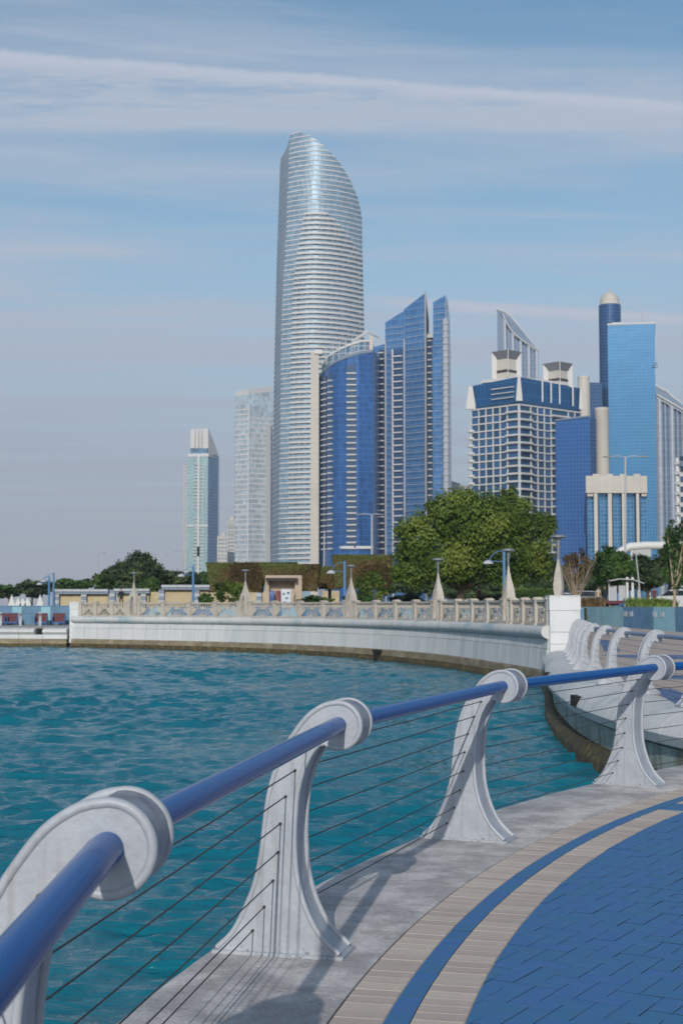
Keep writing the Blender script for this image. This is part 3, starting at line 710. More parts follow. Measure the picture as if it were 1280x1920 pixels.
# ------------------------------------------------------------------ right quay (deck B) with its railing
bp_ = [(5.75, 22.0), (5.58, 25.1), (5.62, 28.2), (5.85, 31.4), (6.15, 34.6), (6.56, 37.8), (7.0, 41.0), (7.46, 44.1), (7.87, 47.2), (8.35, 50.2)]
bp_ = [(6.35, 18.9)]+bp_; bp0 = [(7.4, 15.9)]+bp_
hb = []
for i in range(len(bp_)):
    a = Vector(bp_[max(i-1, 0)]); b = Vector(bp_[min(i+1, len(bp_)-1)]); d = b-a; hb.append(math.atan2(d.x, d.y))
bp_ = [tuple(Vector(p)) for p in bp_]
lc = Curve([(10.5, 17.6), (7.5, 18.2), (6.0, 19.3), (5.3, 21.5), (5.05, 25), (5.08, 28.2), (5.3, 31.4), (5.6, 34.6), (6.0, 37.8), (6.45, 41), (6.9, 44.1), (7.3, 47.2), (7.6, 49.9)])
# railing stands 0.5 m inland of the lip curve
railing('quay_railing', bp_[1:], hb[1:], 'pale grey post railing with faded blue rail on the right quay', m=MT['rail_far'], detail=False)
lip = empty('quay_lip', label='rounded white quay lip with green stained panels below on the right', cat='quay edge')
nl = 15
for i in range(nl):
    t0 = lc.L*i/nl+.01; t1 = lc.L*(i+1)/nl-.01; pth = lc.path(t0, t1, 6, -1)
    if i in (5, 9):
        q_, d_ = lc.at((t0+t1)/2); n_ = Vector((-d_.y, d_.x)); MB().box((q_.x+n_.x*.5, q_.y+n_.y*.5, -.27), (.75, .26, .2), math.atan2(d_.y, d_.x)).build('drain_opening', MT['hole'], lip)
    MB().sweep(pth, [(-.35, -.45), (-.35, .0), (.1, -.01), (.35, -.07), (.55, -.2), (.62, -.35), (.55, -.5), (.40, -.56), (.1, -.56)], closed=True).build('lip_stone', MT['lip'], lip, smooth=True)
    pth = lc.path(t0, t1, 6, -1)
    MB().sweep(pth, [(-.1, -.95), (-.1, -.57), (.42, -.57), (.40, -.95)], closed=True).build('lip_panel', MT['lipgreen'], lip)
    MB().sweep(pth, [(-.1, -1.9), (-.1, -.96), (.50, -.96), (.62, -1.15), (.68, -1.9)], closed=True).build('algae_block', MT['algae'], lip)
MB().sweep(lc.path(0, lc.L, 50, -1), [(-.4, -1.9), (-.4, -.02), (-.0, -.02), (.05, -.55), (.3, -1.9)], closed=True).build('core', MT['hole'], lip)
edge = off_curve(lc, .3)
deckp = [(p[0], p[1]) for p in edge]+[(8.9, 56), (13.5, 60), (40, 62), (40, 17.5)]
MB().prism(deckp[::-1], -.5, -.004).build('quay_paving', MT['tan_rgn'], kind='structure')
# sloping part of the square
MB().prism([(8.0, 51.3), (40, 61), (40, 84), (12.6, 84)], -.5, -.002).build('square_paving', MT['tan_rgn'], kind='structure')
mb = MB(); mb.prism([(12.6, 84), (40, 84), (40, 104), (15.9, 104)], -.5, [-.002, -.002, .45, .45]); mb.build('square_ramp', MT['tan_rgn'], kind='structure')
# tan slab courses + blue bands inlaid in the quay paving
inlay = empty('paving_bands'); tag(inlay, kind='structure')
def strip(pts, wd, m, z=.002, name='blue_band'):
    mb = MB(); c = Curve(pts); pth = c.path(0, c.L, 24, 1); mb.sweep(pth, [(-wd/2, z-.003), (-wd/2, z), (wd/2, z), (wd/2, z-.003)], closed=True); return mb.build(name, m, inlay)
mband = mat('blue_band', (.10, .17, .32), .8, var=.15)
a = G(1164, 1232); b = G(1300, 1232)
strip([(a.x, a.y), ((a.x+b.x)/2, a.y+.2), (b.x, b.y)], 3.4, mband)
a = G(1128, 1200); b = G(1147, 1222); strip([(a.x, a.y), ((a.x+b.x)/2+.1, (a.y+b.y)/2), (b.x, b.y)], .55, mband)
a = G(1228, 1272); b = G(1300, 1268); strip([(a.x, a.y), ((a.x+b.x)/2, (a.y+b.y)/2+.1), (b.x, b.y)], 2.1, mband)
a = G(1232, 1292); m_ = G(1262, 1303); b = G(1300, 1322); strip([(a.x, a.y), (m_.x, m_.y), (b.x, b.y)], .5, mband)
# ------------------------------------------------------------------ left deck
llc = Curve([(-60, 112), (-40, 105), (X(0, 100.5), 100.5), (X(130, 99.3), 99.3)])
ll = empty('quay_lip', label='low white quay lip with brown stained foot at the far left', cat='quay edge')
for i in range(24):
    t0 = llc.L*i/24+.01; t1 = llc.L*(i+1)/24-.01; pth = llc.path(t0, t1, 2, 1); hole = i in (19, 22)
    pt2 = llc.path(t0, t1-(.6 if hole else 0), 2, 1)
    MB().sweep(pt2, [(-.3, -.42), (-.3, .04), (.15, .03), (.4, -.08), (.45, -.25), (.3, -.42)], closed=True).build('lip_stone', MT['coping'], ll, smooth=True)
    MB().sweep(pth, [(-.3, -.72), (-.3, -.43), (.3, -.43), (.32, -.72)], closed=True).build('lip_panel', MT['wallp'], ll)
    MB().sweep(pth, [(-.3, -1.05), (-.3, -.73), (.36, -.73), (.4, -1.05)], closed=True).build('footing_block', MT['lowwall'], ll)
    MB().sweep(pth, [(-.3, -1.9), (-.3, -1.06), (.45, -1.06), (.55, -1.9)], closed=True).build('algae_block', MT['algae'], ll)
MB().sweep(llc.path(0, llc.L, 20, 1), [(-.4, -1.9), (-.4, 0), (0, 0), (.2, -1.9)], closed=True).build('core', MT['hole'], ll)
mb = MB(); pl = [tuple(Vector(p)) for p, n_ in llc.path(0, llc.L, 20, 1)]+[(X(131, 118), 118), (-60, 135)]; mb.prism(pl[::-1] if False else pl, -.5, .01); mb.build('left_paving', MT['walk'], kind='structure')
lp = [(X(px, d), d) for px, d in ((-95, 113), (-30, 112), (36, 111), (84, 110.5))]
lp = [(X(12-26*0-50+k*37, 112-.7*k), 112-.7*k) for k in range(4)]
lh = [math.radians(80)]*4
railing('quay_railing', lp, lh, 'row of small curved posts before the red and blue seats, far left', m=MT['rail_far'], detail=False)
lw = empty('blue_wall', label='blue tiled planter wall behind the seats at the far left', cat='wall')
xs = np.linspace(X(-120, 117), X(131, 117), 15)
for i in range(14):
    MB().box(((xs[i]+xs[i+1])/2, 117.2, .78), (xs[i+1]-xs[i]-.01, .4, 1.5)).build('wall_panel', MT['bluewall2' if i % 3 == 2 else 'bluewall'], lw)
MB().box(((xs[0]+xs[-1])/2, 117.2, 1.56), (xs[-1]-xs[0], .5, .06)).build('coping', MT['bluewall'], lw)
bnames = ['at the left picture edge', 'second from the left, between curved posts', 'third from the left, between curved posts', 'rightmost beside the white pillar']
mbx = MB(); mbx.box((0, 0, .22), (1.0, .5, .12)); mbx.box((-.42, 0, .1), (.1, .5, .2)); mbx.box((.42, 0, .1), (.1, .5, .2)); me_b1 = mbx.mesh('seat', MT['seatblue'])
mbx = MB(); mbx.box((0, .22, .62), (1.0, .08, .7)); me_b2 = mbx.mesh('backrest', MT['red'])
mbx = MB(); mbx.box((-.5, 0, .45), (.07, .5, .5)); mbx.box((.5, 0, .45), (.07, .5, .5)); me_b3 = mbx.mesh('armrests', MT['seatblue'])
for px, nm in zip((3, 22, 78, 111), bnames):
    e = empty('bench', (X(px, 115.4), 115.4, .02), .1, label='blue seat with red backrest '+nm, cat='bench', group='red and blue seats along the left quay')
    inst('seat', me_b1, e); inst('backrest', me_b2, e); inst('armrests', me_b3, e)

# ------------------------------------------------------------------ park, walkway and walls behind
walkp = off_curve(wc, -.2, 60)+[tuple(Vector(p)+Vector(nn)*(-5.4*(1 if i/60 < .72 else 1-(i/60-.72)/.28*.80))) for i, (p, nn) in enumerate(wc.path(0, wc.L, 60, 1))][::-1]
MB().prism(walkp, .3, BZ-.03).build('walkway', MT['walk'], kind='structure')
def taper(k0, n): return [tuple(Vector(p)+Vector(nn)*(k0*(1 if i/n < .72 else 1-(i/n-.72)/.28*.80))) for i, (p, nn) in enumerate(wc.path(0, wc.L, n, 1))]
inner = taper(-5.6, 30)
park = [(-900, 140), (-60, 120), (X(131, 118), 117.8), (inner[0][0], max(inner[0][1], 105))]+[p for p in inner[1:]]+[(X(1084, 100)-.3, 100.2), (X(1171, 92)+.1, 92.2), (X(1290, 84)+.1, 84.2), (60, 80), (900, 80), (1900, 2850), (-1900, 2850)]
mb = MB(); mb.prism(park, .6, 1.42); mb.build('park_ground', MT['grass'], kind='structure')
MB().prism([(-1980, 260), (1980, 260), (1980, 2900), (-1980, 2900)], 1.2, 1.45).build('city_ground', MT['ground'], kind='structure')
pw = empty('blue_wall', label='low blue tiled planter wall seen through the balustrade lattice', cat='wall')
ic = Curve([Vector(p) for p in inner]); n = 30
for i in range(n):
    pth = ic.path(ic.L*i/n+.005, ic.L*(i+1)/n-.005, 2, 1)
    MB().sweep(pth, [(0, .8), (0, 1.5), (.25, 1.5), (.25, .8)], closed=True).build('wall_panel', MT[['bluewall', 'bluewall2', 'bluewall'][i % 3]], pw)
rw = empty('blue_wall', label='blue tiled retaining wall with lighter panels behind the right quay railing', cat='wall')
c1 = Vector((X(1084, 100), 100)); c2 = Vector((X(1171, 92), 92)); c3 = Vector((X(1290, 84), 84))
def wallrun(a, b, n, ms, prot=()):
    d = (b-a)/n; rz = math.atan2(d.y, d.x); nn = Vector((d.y, -d.x)).normalized()
    for i in range(n):
        c = a+d*(i+.5); pr = .12 if i in prot else 0; c = c+nn*pr
        MB().box((c.x, c.y, .72), (d.length-.02, .3, 1.56 if not i in prot else 1.5), rz).build('wall_panel', MT[ms[i % len(ms)]], rw)
wallrun(c1, c2, 4, ['bluewall2'])
wallrun(c3, Vector((34, 81)), 10, ['bluewall', 'bluewall2'])
wallrun(c2, c3, 6, ['bluewall', 'bluewall', 'bluewall', 'bluewall2', 'bluewall2', 'bluewall'])
mb = MB()
for t in (.045, .14, .52, .64): 
    c = c2.lerp(c3, t); dd = (c3-c2).normalized(); nn = Vector((dd.y, -dd.x)); cc = c+nn*.16; o = MB().box((cc.x, cc.y, 1.05), (.42, .05, .32), math.atan2(dd.y, dd.x)).build('wall_light', MT['palegrey'], rw)
# beige garden wall with striped pillars
gw = empty('garden_wall', label='long beige garden wall with grey blue caps and striped pillars at the left', cat='wall')
D = 134
def capbox(x0, x1, y0, y1, m, nm, dep=.5, dz=0):
    a, b = X(x0, D), X(x1, D); z0, z1 = Z(y1, D), Z(y0, D); MB().box(((a+b)/2, D-dz, (z0+z1)/2), (b-a, dep, z1-z0)).build(nm, MT[m], gw)
for x0, x1, yt in ((104, 205, 1105), (215, 282, 1104), (304, 396, 1097)):
    capbox(x0+6, x1-2, yt+8, 1140, 'beige', 'wall_panel', .3)
    for k in range(6):
        a = x0+(x1-x0)*k/6; capbox(a+.15, x0+(x1-x0)*(k+1)/6-.15, yt, yt+4.5, 'palegrey', 'cap_stone', .9, .3); capbox(a+.15, x0+(x1-x0)*(k+1)/6-.15, yt+4.6, yt+9, 'greyblue', 'cap_band', .8, .25)
capbox(282, 304, 1110, 1140, 'beige', 'wall_panel', .3); capbox(205, 215, 1113, 1140, 'beige', 'wall_panel', .3); capbox(392, 500, 1108, 1140, 'beige', 'wall_panel', .3)
for px in (108, 159, 212, 270, 304, 370, 376+110):
    for k in range(5): capbox(px-5, px+5, 1106+k*6.5, 1112.2+k*6.5, 'greyblue' if k % 2 == 0 else 'palegrey', 'pillar_stone', .6, .25)
capbox(596, 604, 1095, 1140, 'greyblue', 'pillar_stone', .5); capbox(604, 636, 1108, 1140, 'beige', 'wall_panel', .3)

# ------------------------------------------------------------------ kiosk
D = 98; e = empty('kiosk', (X(530, D), D, 1.4), label='beige map kiosk with dark tiled canopy and posters behind the balustrade', cat='kiosk')
def kbox(x0, x1, y0, y1, m, nm, yo=0, dep=.3, par=None):
    cx = X(530, D); a, b = X(x0, D)-cx, X(x1, D)-cx; z0, z1 = Z(y1, D)-1.4, Z(y0, D)-1.4
    return MB().box(((a+b)/2, yo, (z0+z1)/2), (b-a, dep, z1-z0)).build(nm, MT[m], par or e)
kbox(498, 566, 1079, 1086, 'kiosk', 'roof_beam', 0, .9); kbox(505, 553, 1086, 1150, 'kiosk', 'back_wall', .25, .2)
kbox(553, 566, 1086, 1150, 'kiosk', 'side_wall', 0, .8); kbox(498, 505, 1086, 1150, 'kiosk', 'side_wall', 0, .8)
kbox(499, 558, 1084, 1088, 'dark', 'canopy', -.62, .3)
for k in range(12): kbox(499.5+k*4.95, 503+k*4.95, 1084.5, 1090, 'dark', 'roof_tile', -.85, .3)
kbox(505, 515, 1108, 1140, 'poster_b', 'poster', -.35, .06); kbox(517, 527, 1108, 1136, 'poster_r', 'poster', -.35, .06)
mp_ = kbox(528, 546, 1105, 1144, 'poster_w', 'map_board', -.8, .08); kbox(546, 552, 1105, 1144, 'kiosk', 'board_frame', -.75, .1)
for a, b_, y0, y1 in ((531, 534, 1112, 1116), (536, 541, 1120, 1123), (532, 537, 1128, 1132), (539, 543, 1110, 1114)): kbox(a, b_, y0, y1, 'poster_b', 'map_mark', -.86, .02)

# ------------------------------------------------------------------ lamp posts and poles
def blue_lamp(px, ytop, d, label, side=-1):
    e = empty('street_lamp', (X(px, d), d, 1.4), label=label, cat='street lamp', group='blue street lamps in the park'); zt = Z(ytop, d)-1.4; k = d/100
    MB().tube([(0, 0, 0), (0, 0, .3), (0, 0, zt)], [.11, .10, .08], 10).build('pole', MT['bluepole'], e)
    mb = MB(); mb.tube([(0, 0, zt-.12), (side*.35, 0, zt-.1), (side*.7, 0, zt-.35), (side*.85, 0, zt-.65)], .025, 6); mb.tube([(0, 0, zt-.7), (side*.8, 0, zt-.66)], .02, 6); mb.build('arm', MT['bluepole'], e)
    MB().lathe([(.30, -.82), (.28, -.74), (.18, -.66), (.05, -.6)], 14, (side*.9, 0, zt)).build('lamp_head', MT['palegrey'], e, smooth=True)
blue_lamp(100.5, 1074, 128, 'blue street lamp with curved arm, rightmost of the pair at the far left')
blue_lamp(92, 1080, 132, 'blue street lamp with curved arm, left one of the pair at the far left')
blue_lamp(362, 1061, 108, 'blue street lamp with curved arm before the left end of the brown hedge')
blue_lamp(646, 1052, 94, 'blue street lamp between the kiosk and the second hedge')
blue_lamp(945, 1030, 80, 'blue street lamp in front of the right part of the big tree')
def pole(px, y0, y1, d, r, m, label, lean=0, name='pole', arms=None, cat='pole', heads=False):
    b = P(px, y1, d); t = P(px+lean, y0, d); e = empty(name, (b.x, b.y, b.z), label=label, cat=cat); h = t-b
    MB().tube([(0, 0, 0), (h.x/2, 0, h.z/2), (h.x, 0, h.z)], [r, r*.85, r*.7], 8).build('shaft', MT[m], e)
    if arms:
        for s, L in arms:
            MB().tube([(h.x, 0, h.z), (h.x+s*L*.5, 0, h.z+.12), (h.x+s*L, 0, h.z+.05)], r*.35, 6).build('arm', MT[m], e)
            MB().box((h.x+s*(L+.25), 0, h.z+.04), (.65, .3, .1)).build('lamp_head', MT['lamp'], e)
    return e
pole(1172, 857, 1140, 120, .11, 'greypole', 'tall grey double arm street light in front of the blue and white buildings', name='street_light', arms=((-1, 1.3), (1, 1.3)), cat='street light')
pole(697, 965, 1140, 190, .16, 'greypole', 'tall grey street light in front of the dark blue tower', name='street_light', arms=((-1, 1.6), (1, 1.0)), cat='street light')
pole(606, 1000, 1140, 200, .13, 'greypole', 'slim pale pole in front of the curved blue tower', lean=2, cat='pole')
pole(303, 1041, 1140, 240, .11, 'greypole', 'thin double arm street light right of the dark left tree', name='street_light', arms=((-1, .8), (1, .8)), cat='street light')
pole(185, 1037, 1140, 250, .11, 'greypole', 'thin pale street light left of the dark left tree', name='street_light', arms=((1, .6),), cat='street light')
pole(343, 1034, 1140, 260, .11, 'greypole', 'thin street light in front of the teal tower', name='street_light', arms=((-1, 1.0),), cat='street light')
pole(1201, 1040, 1128, 105, .06, 'greypole', 'slim white leaning pole behind the right planter', lean=-9)
pole(1269, 1034, 1115, 95, .06, 'greypole', 'white pole with orange band at the right edge')
pole(1076, 1087, 1140, 120, .05, 'greypole', 'left short white post behind the white pillar'); pole(1088, 1087, 1140, 121, .05, 'greypole', 'right short white post behind the white pillar')
pole(134, 1106, 1140, 150, .1, 'bluepole', 'short blue bollard pole near the garden wall left end')
# ------------------------------------------------------------------ far white sail fins at the left
for px, k in zip((22, 34, 43, 52, 75), ('leftmost, tallest', 'second from left', 'third from left', 'fourth from left', 'rightmost, leaning')):
    d = 170; h = (1130-(1112 if k[0] in 'lr' else 1117))*d/F+.2
    MB().prism([(-.55, -.1), (.55, -.1), (.55, .1), (-.55, .1)], 0, .02).v
    mb = extr([(-.42, 0), (.42, 0), (.38, h*.4), (.16, h*.8), (.05, h*1.1), (-.1, h*.8), (-.3, h*.35)], .25)
    mb.build('sail_fin', MT['white'], loc=(X(px, d), d, 1.5), label='small white pointed fin far at the left shore, '+k, cat='marker', group='white pointed fins on the left shore')

# ------------------------------------------------------------------ vegetation
def leaves(name, lobes, n, size, mats, parent=None, shell=.55, seed=1, flat=1.0, boxes=None, **kw):
    r = np.random.default_rng(seed); pts = []
    if lobes:
        vol = np.array([l[3]*l[4]*l[5] for l in lobes])**.67; cntt = (vol/vol.sum()*n).astype(int)
        for (cx, cy, cz, rx, ry, rz), k in zip(lobes, cntt):
            v = r.normal(size=(k, 3)); v /= np.linalg.norm(v, axis=1)[:, None]
            # clumpy: pull points towards random clump centres on the shell
            nc = max(6, k//45); cl = r.normal(size=(nc, 3)); cl /= np.linalg.norm(cl, axis=1)[:, None]
            ci_ = r.integers(0, nc, k); v = cl[ci_]*(.78+.22*r.random((nc, 1)))[ci_]+r.normal(size=(k, 3))*.17
            rad = np.where(r.random(k) < .8, 1, shell+(1-shell)*r.random(k))[:, None]
            pts.append(np.c_[v*rad*np.array([rx, ry, rz])+np.array([cx, cy, cz]), v])
    if boxes:
        for (x0, x1, y0, y1, z0, z1, flare, k) in boxes:
            u = r.random((k, 3)); f = r.integers(0, 6, k); nrm = np.zeros((k, 3))
            for a in range(k):
                ff = f[a]
                if ff in (0, 1, 5): u[a, 1] = 0; nrm[a] = (0, -1, 0)
                elif ff == 2: u[a, 0] = 0; nrm[a] = (-1, 0, 0)
                elif ff == 3: u[a, 0] = 1; nrm[a] = (1, 0, 0)
                else: u[a, 2] = 1; nrm[a] = (0, 0, 1)
            fl = 1+flare*(u[:, 2]-.5)*2
            px = (x0+x1)/2+(u[:, 0]-.5)*(x1-x0)*fl; py = (y0+y1)/2+(u[:, 1]-.5)*(y1-y0)*fl; pz = z0+u[:, 2]*(z1-z0)
            q = np.c_[px, py, pz]+r.normal(size=(k, 3))*size*.25; pts.append(np.c_[q, nrm])
    p = np.concatenate(pts); k = len(p); nn = p[:, 3:]+r.normal(size=(k, 3))*.55; nn[:, 2] += .25; nn /= np.linalg.norm(nn, axis=1)[:, None]
    a = np.cross(nn, r.normal(size=(k, 3))); a /= np.linalg.norm(a, axis=1)[:, None]; b = np.cross(nn, a)
    s = size*(.6+.8*r.random((k, 1))); c = p[:, :3]
    v = np.stack([c+a*s, c+b*s*.55+nn*s*.12, c-a*s, c-b*s*.55+nn*s*.12], 1).reshape(-1, 3)
    me = bpy.data.meshes.new(name); me.vertices.add(4*k); me.vertices.foreach_set('co', v.ravel())
    me.loops.add(4*k); me.loops.foreach_set('vertex_index', np.arange(4*k, dtype=np.int32)); me.polygons.add(k)
    me.polygons.foreach_set('loop_start', np.arange(0, 4*k, 4, dtype=np.int32)); me.polygons.foreach_set('loop_total', np.full(k, 4, dtype=np.int32))
    for m in mats: me.materials.append(m)
    # tone by clump position so light and dark leaves gather
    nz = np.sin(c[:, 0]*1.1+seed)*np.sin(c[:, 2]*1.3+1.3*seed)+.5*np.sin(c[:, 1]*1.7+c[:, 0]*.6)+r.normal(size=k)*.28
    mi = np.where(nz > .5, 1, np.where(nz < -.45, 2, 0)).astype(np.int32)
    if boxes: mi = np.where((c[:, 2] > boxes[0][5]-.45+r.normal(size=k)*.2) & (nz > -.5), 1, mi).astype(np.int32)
    me.polygons.foreach_set('material_index', mi); me.update()
    o = bpy.data.objects.new(name, me); link(o, parent); return tag(o, **kw)
def tree(px, d, x0, x1, ytop, ybot, kind, label, n=6000, size=.22, nl=9, seed=1, trunk_w=.2, bark='bark', zb=1.4, cat='tree', name='tree', shell=.5, depth=1.0, lobes=None, core=True):
    """tree standing at px; crown spans x0..x1 and ytop..ybot in the photo at distance d"""
    r = random.Random(seed); bx = X(px, d); e = empty(name, (bx, d, zb), label=label, cat=cat)
    a, b_ = X(x0, d)-bx, X(x1, d)-bx; zt = Z(ytop, d)-zb; z0 = Z(ybot, d)-zb; cx = (a+b_)/2; rx = (b_-a)/2; rz = (zt-z0)/2; cz = (zt+z0)/2
    if lobes is None:
        lobes = []
        for i in range(nl):
            q = i/nl*6.28+r.random(); rr = r.uniform(.35, .62)
            lx = cx+rx*(1-rr*.9)*math.cos(q); lz = cz+rz*(1-rr*.9)*math.sin(q)*.95; ly = r.uniform(-.5, .5)*rx*depth
            lobes.append((lx, ly, lz, rx*rr, rx*rr*depth, rz*rr*r.uniform(.8, 1.05)))
        lobes.append((cx, 0, cz, rx*.7, rx*.6*depth, rz*.75))
    else:
        lobes = [(X(l[0], d)-bx, l[3], Z(l[1], d)-zb, l[2]*d/F, l[2]*d/F*.9, l[2]*d/F*l[4]) for l in lobes]
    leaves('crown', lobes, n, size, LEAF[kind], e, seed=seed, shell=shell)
    mb = MB(); forkz = max(.5, z0*.9+.2)
    mb.tube([(0, 0, 0), (r.uniform(-.1, .1), 0, forkz*.5), (r.uniform(-.15, .15), 0, forkz)], [trunk_w*1.25, trunk_w, trunk_w*.85], 8)
    mb.build('trunk', MT[bark], e, smooth=True); mb = MB()
    for l in lobes: 
        mid = (l[0]*.5, l[1]*.5, forkz+(l[2]-forkz)*.45); mb.tube([(0, 0, forkz*.9), mid, (l[0], l[1], l[2]), (l[0]+r.uniform(-.3, .3)*l[3], l[1], l[2]+l[5]*.7)], [trunk_w*.6, trunk_w*.4, trunk_w*.22, trunk_w*.08], 6)
    mb.build('limbs', MT[bark], e, smooth=True)
    return e
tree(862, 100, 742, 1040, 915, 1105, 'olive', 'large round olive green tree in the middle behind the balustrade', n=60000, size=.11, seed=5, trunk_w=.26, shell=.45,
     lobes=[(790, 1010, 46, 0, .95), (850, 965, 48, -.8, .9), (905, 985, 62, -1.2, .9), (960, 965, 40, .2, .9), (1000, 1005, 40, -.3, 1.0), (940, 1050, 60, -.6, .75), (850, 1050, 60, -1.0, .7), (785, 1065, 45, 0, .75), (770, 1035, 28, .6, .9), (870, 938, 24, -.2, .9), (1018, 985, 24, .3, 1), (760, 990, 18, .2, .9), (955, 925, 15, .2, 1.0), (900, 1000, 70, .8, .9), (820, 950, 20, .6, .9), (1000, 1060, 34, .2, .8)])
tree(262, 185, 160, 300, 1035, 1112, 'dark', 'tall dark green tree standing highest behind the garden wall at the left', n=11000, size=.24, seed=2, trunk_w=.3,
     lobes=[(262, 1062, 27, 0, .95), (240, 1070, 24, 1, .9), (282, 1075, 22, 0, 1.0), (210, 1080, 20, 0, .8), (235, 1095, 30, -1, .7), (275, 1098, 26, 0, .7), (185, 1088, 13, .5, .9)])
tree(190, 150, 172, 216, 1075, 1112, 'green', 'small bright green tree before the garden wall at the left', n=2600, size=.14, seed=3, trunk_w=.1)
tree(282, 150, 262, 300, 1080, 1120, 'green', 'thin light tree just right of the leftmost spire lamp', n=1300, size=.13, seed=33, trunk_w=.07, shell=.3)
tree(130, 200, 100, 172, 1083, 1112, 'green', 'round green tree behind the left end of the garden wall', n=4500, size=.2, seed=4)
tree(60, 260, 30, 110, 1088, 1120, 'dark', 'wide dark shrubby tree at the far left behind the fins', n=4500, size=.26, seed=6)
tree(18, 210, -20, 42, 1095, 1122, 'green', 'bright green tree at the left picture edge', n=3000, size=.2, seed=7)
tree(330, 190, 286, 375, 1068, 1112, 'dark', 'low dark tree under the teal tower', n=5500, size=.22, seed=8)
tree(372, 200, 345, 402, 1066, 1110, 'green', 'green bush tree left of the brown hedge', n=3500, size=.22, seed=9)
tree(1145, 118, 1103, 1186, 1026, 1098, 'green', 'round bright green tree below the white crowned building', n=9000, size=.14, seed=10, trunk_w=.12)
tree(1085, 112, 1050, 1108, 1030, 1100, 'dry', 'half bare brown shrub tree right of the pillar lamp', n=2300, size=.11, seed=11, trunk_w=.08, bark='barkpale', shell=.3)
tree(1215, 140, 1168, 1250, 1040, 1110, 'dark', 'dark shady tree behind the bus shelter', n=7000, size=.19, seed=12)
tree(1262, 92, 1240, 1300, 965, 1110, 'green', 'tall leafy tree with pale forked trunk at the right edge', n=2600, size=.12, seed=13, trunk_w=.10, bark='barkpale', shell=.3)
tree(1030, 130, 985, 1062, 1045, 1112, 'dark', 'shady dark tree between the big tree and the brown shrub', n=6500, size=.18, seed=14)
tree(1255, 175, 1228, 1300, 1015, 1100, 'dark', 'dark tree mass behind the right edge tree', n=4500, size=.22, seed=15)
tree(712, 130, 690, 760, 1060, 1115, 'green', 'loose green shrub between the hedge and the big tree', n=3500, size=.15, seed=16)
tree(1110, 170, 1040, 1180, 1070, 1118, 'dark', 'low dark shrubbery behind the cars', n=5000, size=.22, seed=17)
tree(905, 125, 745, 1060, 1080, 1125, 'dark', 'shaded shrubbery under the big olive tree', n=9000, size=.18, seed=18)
# thin bare branches on the brown shrub
e = empty('bare_tree', (X(1080, 111), 111, 1.4), label='bare grey twigs reaching above the brown shrub tree', cat='tree'); mb = MB(); rr_ = random.Random(4)
for k in range(60):
    a = rr_.uniform(-.55, .55); L = rr_.uniform(2.2, 4.5); mb.tube([(0, 0, .4), (a*L*.4, rr_.uniform(-.3, .3), L*.55), (a*L*.8+rr_.uniform(-.2, .2), rr_.uniform(-.5, .5), L)], [.03, .014, .006], 4)
mb.build('branches', MT['barkpale'], e)
# hedges clipped, wider at top
def hedge(x0, x1, yt, yb, d, label, dep=3, seed=1, kind='brown', n=9000):
    e = empty('hedge', (X((x0+x1)/2, d), d, 1.4), label=label, cat='hedge'); wd = X(x1, d)-X(x0, d); z1 = Z(yt, d)-1.4; z0 = Z(yb, d)-1.4
    h = wd/2; fl = .10
    top = [(-h*(1-.0), -dep/2), (h, -dep/2), (h, dep/2), (-h, dep/2)]; mb = MB(); b = len(mb.v)
    kx = 1-fl*1.6
    mb.v += [(x*kx*.9, y*.8, z0) for x, y in top]+[(x*.94, y*.88, z1-.15) for x, y in top]
    for f in ((0, 1, 5, 4), (1, 2, 6, 5), (2, 3, 7, 6), (3, 0, 4, 7), (4, 5, 6, 7), (3, 2, 1, 0)): mb.face(f)
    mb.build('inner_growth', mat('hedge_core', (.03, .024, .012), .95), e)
    leaves('foliage', None, int(n*1.3), .085, LEAF[kind], e, seed=seed, boxes=[(-h*.93, h*.93, -dep/2, dep/2, z0, z1, .08, int(n*1.3))])
    MB().tube([(0, 0, 0), (0, 0, z0+.3)], .15, 6).build('trunk', MT['bark'], e)
hedge(391, 498, 1057, 1110, 112, 'long clipped brown green hedge left of the kiosk', 3, 1, n=14000)
hedge(494, 600, 1060, 1108, 110, 'clipped brown green hedge block directly behind the kiosk', 3, 2, n=13000)
hedge(596, 640, 1064, 1104, 116, 'small clipped hedge block between kiosk and blue lamp', 3, 3, n=6000)
hedge(624, 736, 1043, 1102, 104, 'tall clipped brown hedge wider at its top, right of the kiosk', 3, 4, n=15000)
hedge(470, 556, 1056, 1075, 135, 'darker clipped hedge top peeking over the kiosk hedges', 3, 5, 'dark', n=5000)
hedge(960, 1036, 1105, 1122, 96, 'low bright green clipped hedge right of the big tree', 2, 6, 'green', n=6000)
for px, x0, x1, yt, d, k, lb, sd_ in ((410, 395, 470, 1085, 104, 'olive', 'loose leafy bush before the long hedge', 21), (690, 655, 732, 1065, 98, 'olive', 'loose leafy bush before the tall hedge', 22),
                                 (385, 372, 400, 1112, 101, 'green', 'small round shrub at the garden wall', 23), (655, 640, 700, 1112, 92, 'green', 'low green shrubs right of the blue lamp', 24), (585, 560, 625, 1118, 95, 'green', 'low green plants right of the kiosk', 25),
                                 (1010, 900, 1040, 1118, 108, 'green', 'row of low shrubs behind the right spire lamps', 26), (780, 730, 800, 1112, 108, 'dark', 'low dark shrubs at the left foot of the big tree', 27)):
    tree(px, d, x0, x1, yt, 1138, k, lb, n=2600, size=.09, seed=sd_, name='shrub', cat='shrub', trunk_w=.03, nl=6)
